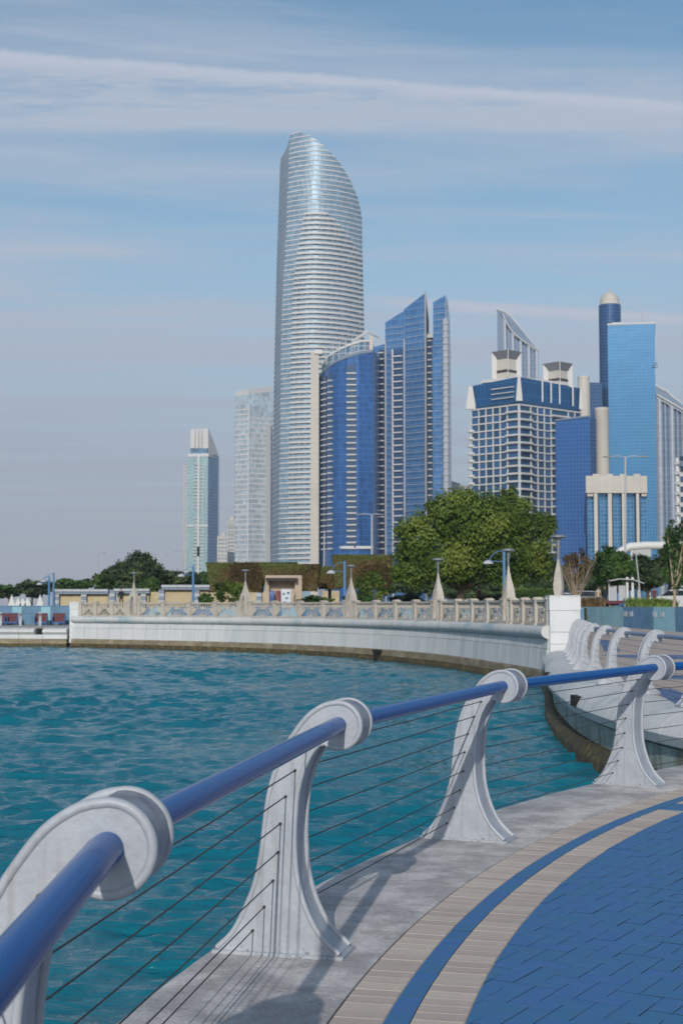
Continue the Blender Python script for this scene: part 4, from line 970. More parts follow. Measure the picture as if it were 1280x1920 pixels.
# planter behind right blue wall
def tufts(name, x0, x1, d0, d1, h, n, m, label, cat='plants'):
    r = random.Random(n); mb = MB()
    cl = [(r.uniform(x0, x1), r.uniform(d0, d1), r.uniform(.5, 1.25)) for _ in range(46)]
    for i in range(n):
        pxc, d, hk = r.choice(cl); x = X(pxc, d)+r.gauss(0, .12); d += r.gauss(0, .12); a = r.uniform(0, 6.28); L = h*hk*r.uniform(.6, 1.1); lean = r.uniform(.2, .9)*L; wv = .045
        b = len(mb.v); ca, sa = math.cos(a), math.sin(a); z = 1.42
        mb.v += [(x-sa*wv, d+ca*wv, z), (x+sa*wv, d-ca*wv, z), (x+ca*lean*.4+sa*wv*.8, d+sa*lean*.4-ca*wv*.8, z+L*.65), (x+ca*lean*.4-sa*wv*.8, d+sa*lean*.4+ca*wv*.8, z+L*.65), (x+ca*lean, d+sa*lean, z+L)]
        mb.face((b, b+1, b+2, b+3)); mb.face((b+3, b+2, b+4))
    o = mb.build(name, m, kind='stuff', label=label, cat=cat)
tufts('ornamental_grass', 1178, 1262, 92.5, 97, .6, 3400, MT['grasstuft'], 'bright green strappy grass along the right planter')
tufts('dry_plants', 1088, 1128, 101, 108, .7, 1500, LEAF['dry'][0], 'reddish dry plants behind the light blue wall')

# ------------------------------------------------------------------ people, vehicles, shelter
def person(px, d, zb, h, mats, label, rz=0, pose=0):
    e = empty('person', (X(px, d), d, zb), rz, label=label, cat='person'); s = h/1.75
    J = [(0, 0, .95), (0, 0, 1.12), (0, .0, 1.38), (0, 0, 1.5), (0, -.01, 1.58), (0, -.01, 1.68), (-.1, 0, .9), (-.11, -.03, .5), (-.11, .02, .09), (-.11, -.12, .05), (.1, 0, .9), (.11, .03, .5), (.12, .1, .09), (.12, -.05, .05),
         (-.19, 0, 1.40), (-.24, .03, 1.14), (-.24, -.06, .9), (.19, 0, 1.40), (.24, .02, 1.14), (.22, -.1, .92)]
    E = [(0, 1), (1, 2), (2, 3), (3, 4), (4, 5), (0, 6), (6, 7), (7, 8), (8, 9), (0, 10), (10, 11), (11, 12), (12, 13), (2, 14), (14, 15), (15, 16), (2, 17), (17, 18), (18, 19)]
    Rr = [.15, .14, .15, .06, .085, .09, .10, .075, .05, .045, .10, .075, .05, .045, .07, .05, .04, .07, .05, .04]
    me = bpy.data.meshes.new('body'); me.from_pydata([(x*s, y*s, z*s) for x, y, z in J], E, []); o = bpy.data.objects.new('body', me); link(o, e)
    md = o.modifiers.new('skin', 'SKIN'); me.skin_vertices.new(name='') if not me.skin_vertices else None
    for i, v in enumerate(me.skin_vertices[0].data): v.radius = (Rr[i]*s, Rr[i]*s*.75); v.use_root = (i == 0)
    sb = o.modifiers.new('sub', 'SUBSURF'); sb.levels = 1; sb.render_levels = 1
    dg = bpy.context.evaluated_depsgraph_get(); ev = bpy.data.meshes.new_from_object(o.evaluated_get(dg)); o.modifiers.clear(); o.data = ev
    ev.materials.clear(); [ev.materials.append(m) for m in mats]
    for p in ev.polygons:
        z = p.center.z/s; p.material_index = 2 if z > 1.5 else (0 if z > .9 else 1)
    ev.shade_smooth()
    MB().lathe([(.05, 1.58), (.1, 1.62), (.105, 1.70), (.08, 1.77), (.02, 1.795)], 10, (0, .02, 0)).build('hair', MT['hair'], e, smooth=True)
person(1133, 110, 1.42, 1.74, [MT['cloth'], MT['cloth'], MT['skin']], 'person in long dark clothes standing behind the light blue wall')
person(1226, 118, 1.42, 1.7, [MT['cloth2'], MT['cloth'], MT['skin']], 'person in reddish brown top near the white car')
person(227.5, 121, 1.42, 1.65, [MT['cloth'], MT['cloth'], MT['skin']], 'person in black beside the leftmost spire lamp')
person(898, 112, 1.42, 1.6, [MT['cloth2'], MT['cloth'], MT['skin']], 'person in a red top in the shade under the big tree')
person(1121, 116, 1.42, 1.7, [MT['kiosk'], MT['cloth'], MT['skin']], 'person in a beige top just left of the darkly dressed person')
def car(px, d, m, label, rz=0):
    e = empty('parked_car', (X(px, d), d, 1.45), rz, label=label, cat='car')
    mb = extr([(-2.2, .3), (2.15, .3), (2.25, .6), (2.1, .82), (1.25, .95), (-1.95, 1.0), (-2.25, .8)], 1.7); mb.build('body', m, e)
    extr([(-1.9, .98), (1.2, .94), (.45, 1.38), (-1.35, 1.42)], 1.5).build('window_band', MT['carglass'], e)
    extr([(-1.4, 1.40), (.5, 1.36), (.3, 1.46), (-1.2, 1.5)], 1.45).build('roof', m, e)
    for x in (-1.4, 1.4):
        for y in (-.8, .8):
            mb = MB(); mb.tube([(x, y-.1, .32), (x, y+.1, .32)], .32, 14); w_ = mb.build('wheel', MT['tyre'], e)
    for y in (-.6, .6): MB().box((2.2, y, .65), (.06, .3, .12)).build('headlight', MT['palegrey'], e)
car(1104, 128, MT['carsilver'], 'pale silver car behind the white pillar lamp', .05)
car(1268, 120, MT['carwhite'], 'white car at the right edge behind the grass planter', 2.6)
car(1062, 150, MT['carwhite'], 'white car half hidden behind the pillar spire', .0)
D = 112; e = empty('bus_shelter', (X(1168, D), D, 1.42), label='white framed shelter with curved grey roof and glass panels', cat='shelter')
for px in (1143, 1174, 1184, 1199): MB().box((X(px, D)-X(1168, D), .3 if px % 2 else -.3, 1.1), (.18 if px in (1174, 1184) else .1, .12, 2.2+(.4 if px in (1174, 1184) else 0))).build('post', MT['white'], e)
mb = MB(); pr = [(-1.15, 2.15), (-.4, 2.3), (.6, 2.25), (1.5, 1.95), (1.5, 1.88), (.6, 2.17), (-.4, 2.22), (-1.15, 2.07)]; extr(pr, 1.6, mb); mb.build('roof', MT['greypole'], e)
for x in (-.75, -.05): MB().box((x, .2, 1.0), (.55, .04, 1.5)).build('glass_panel', MT['palegrey'], e)
MB().box((.2, -.1, .45), (2.2, .4, .08)).build('bench_seat', MT['dark'], e)
e = empty('bench', (X(1153, 105), 105, 1.45), label='dark red bench beside the standing dark figure', cat='bench'); MB().box((0, 0, .3), (1.3, .4, .07)).build('seat', MT['red'], e); MB().box((0, .2, .33), (1.3, .06, .35)).build('backrest', MT['red'], e)
for x in (-.5, .5): MB().box((x, 0, .13), (.08, .3, .26)).build('leg', MT['dark'], e)
e = empty('folding_chair', (X(1165, 104), 104, 1.45), label='bright blue small chair at the end of the red bench', cat='chair')
mblu = mat('bright_blue', (.03, .25, .55), .5); MB().box((0, 0, .22), (.4, .35, .05)).build('seat', mblu, e); MB().box((.18, 0, .45), (.05, .35, .45)).build('backrest', mblu, e)
for x in (-.16, .16): MB().box((x, 0, .1), (.04, .3, .2)).build('leg', mblu, e)
# pedestrian bridge pipe and sign frame
e = empty('footbridge', (0, 0, 0), label='pale curved footbridge tube in front of the blue white building', cat='bridge'); D = 260
MB().tube([P(1150, 1052, D), P(1163, 1034, D), P(1180, 1025, D), P(1210, 1023, D), P(1250, 1023, D), P(1300, 1024, D)], .75, 10).build('tube_deck', MT['bwhite'], e, smooth=True)
for px in (1184, 1216, 1262): MB().tube([P(px, 1025, D), (X(px, D), D, 1.4)], .3, 8).build('support', MT['bwhite'], e)
MB().box((X(1204, D), D-.2, Z(1037, D)), (3.2, .2, 1.6)).build('sign_frame', MT['greypole'], e)

# ------------------------------------------------------------------ TOWERS
def Pd(px, d, py=700): return (X(px, d, py), d)
def interp(tab, y):
    ys = [t[0] for t in tab]; xs_ = [t[1] for t in tab]; return float(np.interp(y, ys, xs_))
def py_of(z, d):                       # photo y of height z at distance d
    a = math.atan2(z-CAMH, d)-PITCH; return 960-F*math.tan(a)
GL_LM = glass('glass_landmark', (.20, .32, .42), 1.5, 3.44, (.34, .42, .48), .07, .04, .55, .25, .42)
GL_LM_D = glass('glass_landmark_side', (.20, .29, .38), 1.5, 3.44, (.3, .35, .4), .06, .04, .4, .5, .14)
def landmark():
    d = 967; e = empty('sail_tower', (X(600, d), d, 1.4), label='tallest tower, silvery with white floor bands and a curved sail top', cat='tower')
    ox, oy = e.location.x, e.location.y
    left = [(243, 543), (267, 521.5), (450, 515), (700, 509), (1060, 503), (1140, 501)]
    ridge = [(243, 544), (345, 539), (423, 536), (501, 531.5), (610, 527), (1060, 521), (1140, 520)]
    rfull = [(243, 672), (388, 677.5), (600, 682), (1140, 688)]
    rcut = [(243, 549), (248, 562), (260.6, 589), (281, 614), (303, 636), (329, 655), (360.6, 670.6), (388.7, 677.5), (600, 682), (1140, 688)]
    fh = 3.44; top = Z(244, d); n = int((top-1.4)/fh); zf = top-n*fh
    gf = MB(); last = None; blc = []
    for k in range(n):
        z0 = zf+k*fh; z1 = z0+fh; y = py_of(z0+fh*.6, d)
        xl = X(interp(left, y), d, y)-ox; xr = X(interp(ridge, y), d, y)-ox; xf = X(interp(rfull, y), d, y)-ox; xc = X(interp(rcut, y), d, y)-ox
        if xc-xl < 2: continue
        xl = min(xl, xr-.5); 
        def dep(x):
            t = (x-xr)/(xf-xr); return 52*(t-.40)**2-4
        def outline_(g):
            arcp = [(x, dep(x)-g) for x in np.linspace(xr, xc, 15)]
            sidep = dep(xr)+34
            p = [(xl-g, sidep)]+arcp
            if g: p[-1] = (p[-1][0]+g, p[-1][1])
            p += [(xc+g, 50), (xl-g, 50)]
            return p
        zz0 = z0-1.4; o = outline_(0)
        if last is not None: gf.loft(last[0], last[1], o, zz0+fh*.6)
        else: gf.prism(o, 0, zz0+fh*.6)
        last = (o, zz0+fh*.6)
        MB().prism(outline_(.35), zz0+fh*.6-.42, zz0+fh*.6+.4).build('floor_band', MT['bandw'], e)
        # balconies
        if y > 400 and k > 2:
            ba = interp([(400, 571), (430, 566), (480, 556), (560, 548), (700, 545), (900, 541), (1100, 540)], y); bb = interp([(400, 610), (415, 632), (440, 655), (470, 676), (500, 690)], y)
            xa = X(ba, d, y)-ox; xb = min(X(bb, d, y)-ox, xc)
            xsb = np.linspace(xa, xb, 9); fr = [(x, dep(x)-1.7) for x in xsb]; bk = [(x, dep(x)+.2) for x in xsb[::-1]]
            MB().prism(fr+bk, zz0+fh*.6-.6, zz0+fh*.6+.7).build('balcony', MT['bwhite'], e)
            if k % 1 == 0:
                for j, t in enumerate(np.linspace(.05, .95, 12)):
                    x = xa+(xb-xa)*t; 
                    if (j*7+k*3) % 5 < 3: blc.append((x, dep(x)-.9, zz0))
    gf.build('glass_facade', GL_LM, e)
    mb = MB()
    for x, y_, z in blc: mb.box((x, y_, z+1.0), (.35, 1.4, 2.0))
    mb.build('balcony_dividers', MT['bwhite'], e, kind='stuff')
    # podium
    MB().prism([(-38, -12), (40, -12), (40, 40), (-38, 40)], 0, 16).build('podium', GL_LM, e)
landmark()
def slabs(e, poly, zs, h, m, name, grow=.3):
    """thin outline slabs round a plan polygon at each z (own objects, one mesh)"""
    c = Vector((sum(p[0] for p in poly)/len(poly), sum(p[1] for p in poly)/len(poly)))
    out = []
    for p in poly:
        v = Vector(p)-c; out.append(tuple(c+v*(1+grow/v.length)))
    me = MB().prism(out, 0, h).mesh(name, m)
    for z in zs: inst(name, me, e, (0, 0, z))
def rel(e, pts): return [(p[0]-e.location.x, p[1]-e.location.y) for p in pts]
# slim pale tower left of the sail tower
GL_P = glass('glass_pale', (.50, .60, .66), 1.6, 3.5, (.5, .53, .55), .08, .05, .5, .35, .28)
d = 1120; e = empty('pale_tower', (X(475, d), d, 1.4), label='slim pale glass tower with stepped slanted roof directly left of the tallest tower', cat='tower')
pl = rel(e, [Pd(442, d+10), Pd(466, d+2), Pd(511, d+14), Pd(511, d+40), Pd(442, d+40)])
zt = [Z(y, d)-1.4 for y in (731, 728, 720, 720, 731)]
MB().prism(pl, 0, [z-4 for z in zt]).build('glass_facade', GL_P, e); MB().prism([(p[0]*1.01, p[1]) for p in pl], [z-4 for z in zt], zt).build('roof_rim', MT['bandw'], e)
slabs(e, pl, [12+i*4.0 for i in range(int((zt[0]-20)/4.0))], 1.25, MT['bandw'], 'floor_band', .3)
pl2 = rel(e, [Pd(467, d-8), Pd(512, d+3), Pd(512, d+12), Pd(467, d+8)]); z2 = [Z(y, d)-1.4 for y in (764, 756, 756, 764)]
MB().prism(pl2, 0, z2).build('front_bay', GL_P, e)
slabs(e, pl2, [12+i*4.0 for i in range(int((z2[0]-14)/4.0))], 1.1, MT['bandw'], 'floor_band', .25)
MB().prism(rel(e, [Pd(465.5, d-9), Pd(467.5, d-9), Pd(467.5, d+8), Pd(465.5, d+8)]), 0, z2[0]+.5).build('corner_fin', MT['bandw'], e)
MB().prism(rel(e, [Pd(499, d-7), Pd(508, d-4), Pd(508, d+8), Pd(499, d+8)]), 0, Z(800, d)).build('stair_core', MT['bandw'], e)
# small far blocks
GL_W = glass('far_windows', (.35, .40, .43), 3, 3.3, (.62, .62, .6), .35, .45, .3, .2, .3)
for px0, px1, yt, d, lb in ((427, 442, 978, 1300, 'small distant white block left of the slim pale tower, the taller one'), (409, 428, 1008, 1250, 'lowest distant cream block beside the teal tower')):
    e = empty('far_building', (X(px0, d), d, 1.4), label=lb, cat='building'); p = rel(e, [Pd(px0, d), Pd(px1, d+3), Pd(px1, d+25), Pd(px0, d+25)]); h = Z(yt, d)-1.4
    MB().prism(p, 0, h).build('walls', GL_W, e); MB().prism([(a*1.01, b) for a, b in p], h, h+1.5).build('parapet', MT['bwhite2'], e)
    for k in range(int(h/7)): MB().prism([(p[0][0]-.2, p[0][1]-.4), (p[1][0], p[1][1]-.4), (p[1][0], p[1][1]+.2), (p[0][0]-.2, p[0][1]+.2)], k*7+3, k*7+4.2).build('floor_band', MT['bwhite2'], e)
    MB().box(((X(px1, d)-X(px0, d))*.4, 8, h+3), (3, 4, 4)).build('roof_box', MT['bwhite2'], e)
# teal tower
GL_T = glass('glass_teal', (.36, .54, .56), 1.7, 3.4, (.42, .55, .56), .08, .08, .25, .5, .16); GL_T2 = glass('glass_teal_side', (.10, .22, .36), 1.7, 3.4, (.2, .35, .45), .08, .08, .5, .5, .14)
d = 1500; e = empty('teal_tower', (X(378, d), d, 1.4), label='distant teal glass tower with white crown standing alone at the left', cat='tower')
A = Pd(352, d+4); B = Pd(391, d); Cc = Pd(410, d+26); zt = Z(856, d)-1.4
MB().prism(rel(e, [A, B, (B[0], d+30), (A[0], d+30)]), 0, zt).build('front_facade', GL_T, e)
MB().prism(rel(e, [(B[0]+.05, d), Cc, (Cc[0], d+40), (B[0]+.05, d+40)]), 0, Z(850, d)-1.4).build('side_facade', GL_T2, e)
MB().prism(rel(e, [Pd(345.5, d+8), Pd(351.9, d+5), Pd(351.9, d+28), Pd(345.5, d+28)]), 0, Z(870, d)).build('left_wing', GL_W, e)
for i in range(28): 
    z = zt-8-i*3.6
    if not 13 < i < 15.5: MB().box((X(371, d)-e.location.x, 1.2, z), (11 if i % 1 == 0 else 8, 1.6, .8)).build('balcony', MT['bwhite'], e)
for i in range(12): MB().box((X(371, d)-e.location.x, 1.2, 12+i*4.2), (11, 1.6, .8)).build('balcony', MT['bwhite'], e)
MB().box((X(371, d)-e.location.x, .8, zt-53), (2.3, 2.6, 106)).build('central_fin', MT['bwhite'], e); MB().box((X(371, d)-e.location.x, .8, 32), (2.3, 2.6, 62)).build('central_fin', MT['bwhite'], e)
MB().prism(rel(e, [Pd(351, d+3), Pd(391.3, d-1), Pd(391.3, d+30), Pd(351, d+30)]), Z(990, d), Z(990, d)+2.2).build('mid_band', MT['bwhite'], e)
MB().prism(rel(e, [Pd(353, d+3), Pd(392, d-1), Pd(409, d+24), Pd(353, d+30)]), zt, zt+3.5).build('crown_band', MT['bwhite'], e)
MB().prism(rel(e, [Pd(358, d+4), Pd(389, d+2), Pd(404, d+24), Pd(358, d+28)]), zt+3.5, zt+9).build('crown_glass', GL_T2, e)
for a, b_, y in ((358, 366, 804), (368, 373, 803), (375, 379, 803), (381, 391, 803)):
    MB().prism(rel(e, [Pd(a, d+2), Pd(b_, d+1), Pd(b_, d+24), Pd(a, d+24)]), zt+9, Z(y, d)-1.4).build('crown_block', MT['bwhite'], e)
MB().prism(rel(e, [Pd(366, d+3), Pd(381, d+3), Pd(381, d+20), Pd(366, d+20)]), zt+9, Z(812, d)-1.4).build('crown_core', MT['bwhite2'], e)
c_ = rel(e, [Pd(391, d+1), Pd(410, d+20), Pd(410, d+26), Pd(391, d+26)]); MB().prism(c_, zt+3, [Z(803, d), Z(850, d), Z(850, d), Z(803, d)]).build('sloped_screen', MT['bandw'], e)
# curved blue tower
GL_B = glass('glass_royal', (.022, .115, .34), 1.5, 3.3, (.045, .16, .38), .08, .06, .5, .4, .16)
GL_B2 = glass('glass_royal_grey', (.065, .20, .44), 1.5, 3.75, (.15, .30, .50), .10, .07, .4, .4, .16)
def balc_col(e, a, b, z0, z1, fh, me_cache={}):
    """recess with balconies between plan points a and b"""
    a = Vector(a); b = Vector(b); dv = b-a; L = dv.length; nn = Vector((dv.y, -dv.x)).normalized(); rz = math.atan2(dv.y, dv.x); c = (a+b)/2
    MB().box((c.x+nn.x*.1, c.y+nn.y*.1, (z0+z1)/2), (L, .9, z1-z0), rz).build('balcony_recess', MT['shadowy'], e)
    mb = MB(); mb.box((0, -.6, .4), (L+.3, 1.3, .75)); sl = mb.mesh('balcony', MT['bandw'])
    z = z0
    while z < z1-2: inst('balcony', sl, e, (c.x+nn.x*.2, c.y+nn.y*.2, z), rz); z += fh
d = 800; e = empty('curved_blue_tower', (X(650, d), d, 1.4), label='dark royal blue curved tower with white roof crown, right of the tallest tower', cat='tower')
prof = [(598, 822, 697), (606, 811, 690), (618, 803, 684), (634, 799, 677), (652, 797, 671), (672, 797, 665), (699, 799, 660)]
fp = [Pd(a, b) for a, b, c in prof]; back = [Pd(712, 830), Pd(602, 840)]; pl = rel(e, fp+back); zt = [Z(c, 800)-1.4 for a, b, c in prof]; zt += [zt[-1], zt[0]]
MB().prism(pl, 0, zt).build('glass_facade', GL_B, e); MB().prism([(p[0], p[1]-.5 if i < 7 else p[1]) for i, p in enumerate(pl)], [z-.3 for z in zt], [z+1.3 for z in zt]).build('roof_rim', MT['greyblue'], e)
def on(pf, px, off=0):
    a = np.interp(px, [q[0] for q in pf], [q[1] for q in pf]); p = Pd(px, float(a)); return (p[0]-e.location.x, p[1]-e.location.y+off)
for x0, x1, yt in ((606, 611.5, 700), (617, 624, 698), (650, 667, 686)):
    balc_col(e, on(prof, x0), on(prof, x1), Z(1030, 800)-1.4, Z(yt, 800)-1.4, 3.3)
MB().prism(rel(e, [Pd(598, 821), Pd(640, 796.5), Pd(699, 796.5), Pd(699, 806), Pd(610, 830)]), Z(1034, 800), Z(1029, 800)).build('entrance_canopy', MT['bwhite'], e)
# roof crown
cr = [(603, 816, 670), (618, 808, 656), (636, 804, 647), (655, 802, 640), (675, 801, 634), (697, 803, 632)]
cp_ = rel(e, [Pd(a, b) for a, b, c in cr]+[Pd(700, 826), Pd(610, 836)]); zc = [Z(c+7, 800)-1.4 for a, b, c in cr]; zc += [zc[-1], zc[0]]
MB().prism(cp_, 60, zc).build('penthouse_glass', glass('glass_penthouse', (.12, .25, .38), 2.5, 4, (.5, .5, .5), .1, .1), e)
MB().prism([(p[0]*1.01, p[1]-.8 if i < 6 else p[1]) for i, p in enumerate(cp_)], zc, [z+1.3 for z in zc]).build('crown_ring', MT['bwhite'], e)
MB().prism([(p[0]*1.0, p[1]-1.2 if i < 6 else p[1]) for i, p in enumerate(cp_)], [z-5.2 for z in zc], [z-4.6 for z in zc]).build('crown_ring', MT['palegrey'], e)
for i, px in enumerate((612, 624, 636, 648, 660, 672, 684)):
    a = on([(q[0], q[1]) for q in cr], px, -.6); MB().box((a[0], a[1], Z(665-(px-612)*.25, 800)), (.6, .6, 11)).build('crown_post', MT['palegrey'], e)
MB().prism(rel(e, [Pd(692, 801), Pd(699, 801), Pd(699, 812), Pd(692, 812)]), Z(665, 800), Z(633, 800)).build('crown_pillar', MT['bwhite2'], e)
MB().tube([(X(660, d)-e.location.x, 8, Z(640, 800)), (X(690, d)-e.location.x, 6, Z(622, 800)), (X(712, d)-e.location.x, 10, Z(630, 800))], .8, 6).build('crown_arch', MT['bwhite'], e)
MB().prism(rel(e, [Pd(582, 812), Pd(597.5, 812), Pd(597.5, 835), Pd(582, 835)]), 0, Z(666, 812)).build('stair_tower', MT['bwhite2'], e)
MB().prism(rel(e, [Pd(590, 811), Pd(604, 811), Pd(604, 820), Pd(590, 820)]), Z(668, 812), Z(660, 812)).build('stair_cap', MT['bwhite'], e)
# angular blue tower
d = 820; e = empty('angular_blue_tower', (X(770, d), d, 1.4), label='blue glass tower with two pointed slanted tops and a notch between them', cat='tower')
secs = [(700, 722, 838, 834, 640, 636, 'left_wing'), (722, 757, 830, 824, 598, 580, 'middle_wing'), (757, 797, 820, 810, 580, 556, 'pointed_wing'), (797, 812, 818, 816, 640, 638, 'notch_bay'), (812, 835, 806, 802, 576, 566, 'right_wing')]
pf = []
for a, b_, da, db, ya, yb, nm in secs:
    p = rel(e, [Pd(a, da), Pd(b_, db), Pd(b_, 856), Pd(a, 856)]); MB().prism(p, 0, [Z(ya, d)-1.4, Z(yb, d)-1.4, Z(yb, d)-1.4, Z(ya, d)-1.4]).build(nm, GL_B2, e)
    zmax = Z(max(ya, yb), d)-1.4; mb = MB(); z = 10; line = MB().prism([(p[0][0], p[0][1]-.18), (p[1][0], p[1][1]-.18), (p[1][0], p[1][1]+.2), (p[0][0], p[0][1]+.2)], 0, .26).mesh('floor_line', MT['palegrey'])
    while z < zmax-2: inst('floor_line', line, e, (0, 0, z)); z += 3.75
    pf += [(a, da), (b_-.01, db)]
def on2(px, off=0):
    dd = float(np.interp(px, [q[0] for q in pf], [q[1] for q in pf])); p = Pd(px, dd); return (p[0]-e.location.x, p[1]-e.location.y+off)
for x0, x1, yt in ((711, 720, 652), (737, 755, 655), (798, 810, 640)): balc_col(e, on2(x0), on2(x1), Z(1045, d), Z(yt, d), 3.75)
MB().prism(rel(e, [Pd(796, 808), Pd(799, 807), Pd(804, 830), Pd(801, 840)]), 0, [Z(556, d), Z(562, d), Z(600, d), Z(600, d)]).build('blade_edge', MT['greypole'], e)
mb = MB(); arcp = rel(e, [Pd(835.2, 802), Pd(840, 804), Pd(843.5, 810), Pd(845, 822), Pd(845, 850), Pd(835.2, 850)]); MB().prism(arcp, 0, [Z(y, d) for y in (567, 580, 610, 660, 660, 567)]).build('rounded_edge', glass('glass_edge', (.4, .46, .54), 1.5, 3.75, (.5, .55, .6), .05, .1), e)
cyl = MB().lathe([(2.0, 0), (2.0, 1.2), (1.7, 1.25), (1.7, 3.6)], 14).mesh('round_balcony', MT['palegrey']); z = 14
while z < Z(622, d): inst('round_balcony', cyl, e, (X(833, d)-e.location.x, -18.5, z)); z += 3.75
MB().prism(rel(e, [Pd(797, 815), Pd(812, 813), Pd(812, 820), Pd(797, 820)]), Z(641, d), Z(634, d)).build('notch_parapet', MT['bandw'], e)
for x_ in (722, 757): 
    a = on2(x_+(.5 if x_ == 722 else .5), -.4); MB().box((a[0], a[1], Z(640, d)/2), (.7, .7, Z(640, d))).build('vertical_fin', MT['palegrey'], e)
a = on2(735.5, -.6); MB().box((a[0], a[1], Z(655, d)/2), (.9, .9, Z(655, d))).build('vertical_fin', MT['bandw'], e)
a = on2(797.2, -1.0); MB().box((a[0], a[1], Z(635, d)/2), (1.0, .9, Z(635, d))).build('vertical_fin', MT['bandw'], e)

# grid hotel
d = 600; e = empty('grid_hotel', (X(972, d), d, 1.4), label='hotel block with white window grid, blue roof storey and two square roof turrets', cat='hotel')
GL_H = glass('glass_hotel', (.03, .085, .17), 3, 3.3, (.05, .12, .2), .04, .04, .6, .5, .12)
Cn = Vector(rel(e, [Pd(972, 600)])[0]); Ln = Vector(rel(e, [Pd(884, 618)])[0]); Rn = Vector(rel(e, [Pd(1087, 626)])[0]); Bk = Ln+Rn-Cn
zr = Z(706, 600)-1.4; zg = Z(752, 600)-1.4
MB().prism([tuple(q) for q in (Ln, Cn, Rn, Bk)], 0, zg).build('glass_core', GL_H, e)
MB().prism([tuple(q) for q in (Ln, Cn, Rn, Bk)], zg, [zr-1.2, zr, zr-1, zr]).build('roof_storey', glass('glass_roofstorey', (.018, .11, .27), 2.4, 6, (.03, .14, .31), .05, .04, .2, .5, .12), e)
wpane = {}
def grid_face(a, b, cols, z0, z1, fh, skip):
    dv = (b-a); L = dv.length; t = dv/L; nn = Vector((t.y, -t.x)); rz = math.atan2(t.y, t.x); rows = int((z1-z0)/fh)
    slab = MB().box((0, 0, 0), (L+.4, .7, .55)).mesh('floor_slab', MT['bwhite'])
    for r_ in range(rows+1):
        c = a+dv*.5+nn*.35; inst('floor_slab', slab, e, (c.x, c.y, z0+r_*fh), rz)
    edges = np.cumsum([0]+cols); edges = edges/edges[-1]*L
    pier_ = MB().box((0, 0, 0), (.5, .6, rows*fh)).mesh('mullion', MT['bwhite'])
    for i, x in enumerate(edges): c = a+t*x+nn*.25; inst('mullion', pier_, e, (c.x, c.y, z0+rows*fh/2), rz)
    for i in range(len(cols)):
        wd = edges[i+1]-edges[i]-.5; key = round(wd, 1)
        if key not in wpane: wpane[key] = MB().box((0, 0, 0), (wd, .12, fh-.7)).mesh('window', mat('hotel_window', (.035, .11, .22), .12, metal=.35, rand=.45))
        for r_ in range(rows):
            c = a+t*(edges[i]+edges[i+1])/2+nn*(.10 if i not in skip else .04); inst('window', wpane[key], e, (c.x, c.y, z0+(r_+.5)*fh), rz)
            if i in skip:
                cc = a+t*(edges[i]+edges[i+1])/2+nn*1.1; key2 = ('b', key)
                if key2 not in wpane: wpane[key2] = MB().box((0, 0, 0), (wd+.6, 1.3, .7)).mesh('balcony', MT['bwhite'])
                inst('balcony', wpane[key2], e, (cc.x, cc.y, z0+r_*fh+.3), rz)
z0g = Z(1035, 600)-1.4
grid_face(Ln, Cn, [3.2, 3.0, 3.0, 3.0, 3.0, 4.6], z0g, zg+1.8, 3.3, (5,))
grid_face(Cn, Rn, [5.5, 3.4, 3.4, 3.4, 9, 3.4, 3.4], z0g, zg+1.8, 3.3, (0, 4))
for i in range(17):      # rounded left edge balconies
    MB().lathe([(1.6, 0), (1.7, .1), (1.7, .9), (1.6, 1.0)], 12, (Ln.x-.3, Ln.y, z0g+.2+i*3.3)).build('round_balcony', MT['bwhite'], e)
def fin(c, w0, zt_, zb_): MB().prism([(c.x-w0, c.y-1.2), (c.x+w0, c.y-1.2), (c.x+w0, c.y+1), (c.x-w0, c.y+1)], zb_, zb_+.5).v; return extr([(-w0, 0), (w0, 0), (w0*.35, zt_-zb_), (-w0*.35, zt_-zb_)], 1.2).build('corner_fin', MT['bwhite'], e, loc=(c.x, c.y-.8, zb_))
fin(Cn, 1.4, zr+.6, zg); fin(Ln+Vector((-.6, 0)), 2.3, zr-1.5, zg-1); fin(Rn, .8, zr-1, zg)
for (a, b_, t0, t1, zz_) in ((Ln, Cn, .45, .92, -2), ): 
    p = a.lerp(b_, t0); q = a.lerp(b_, t1); nn = Vector(((q-p).y, -(q-p).x)).normalized()
    c = (p+q)/2+nn*.6
    for k in range(3): MB().box((c.x, c.y, zg+2+k*2.2), ((q-p).length, 1.0, .35), math.atan2((q-p).y, (q-p).x)).build('terrace_rail', MT['bwhite'], e)
for t in (.36, .5, .64, .86):
    c = Cn.lerp(Rn, t)+Vector((.3, -.5)); MB().box((c.x, c.y, zg+5.5), (.6, .6, 9)).build('roof_column', MT['bwhite'], e)
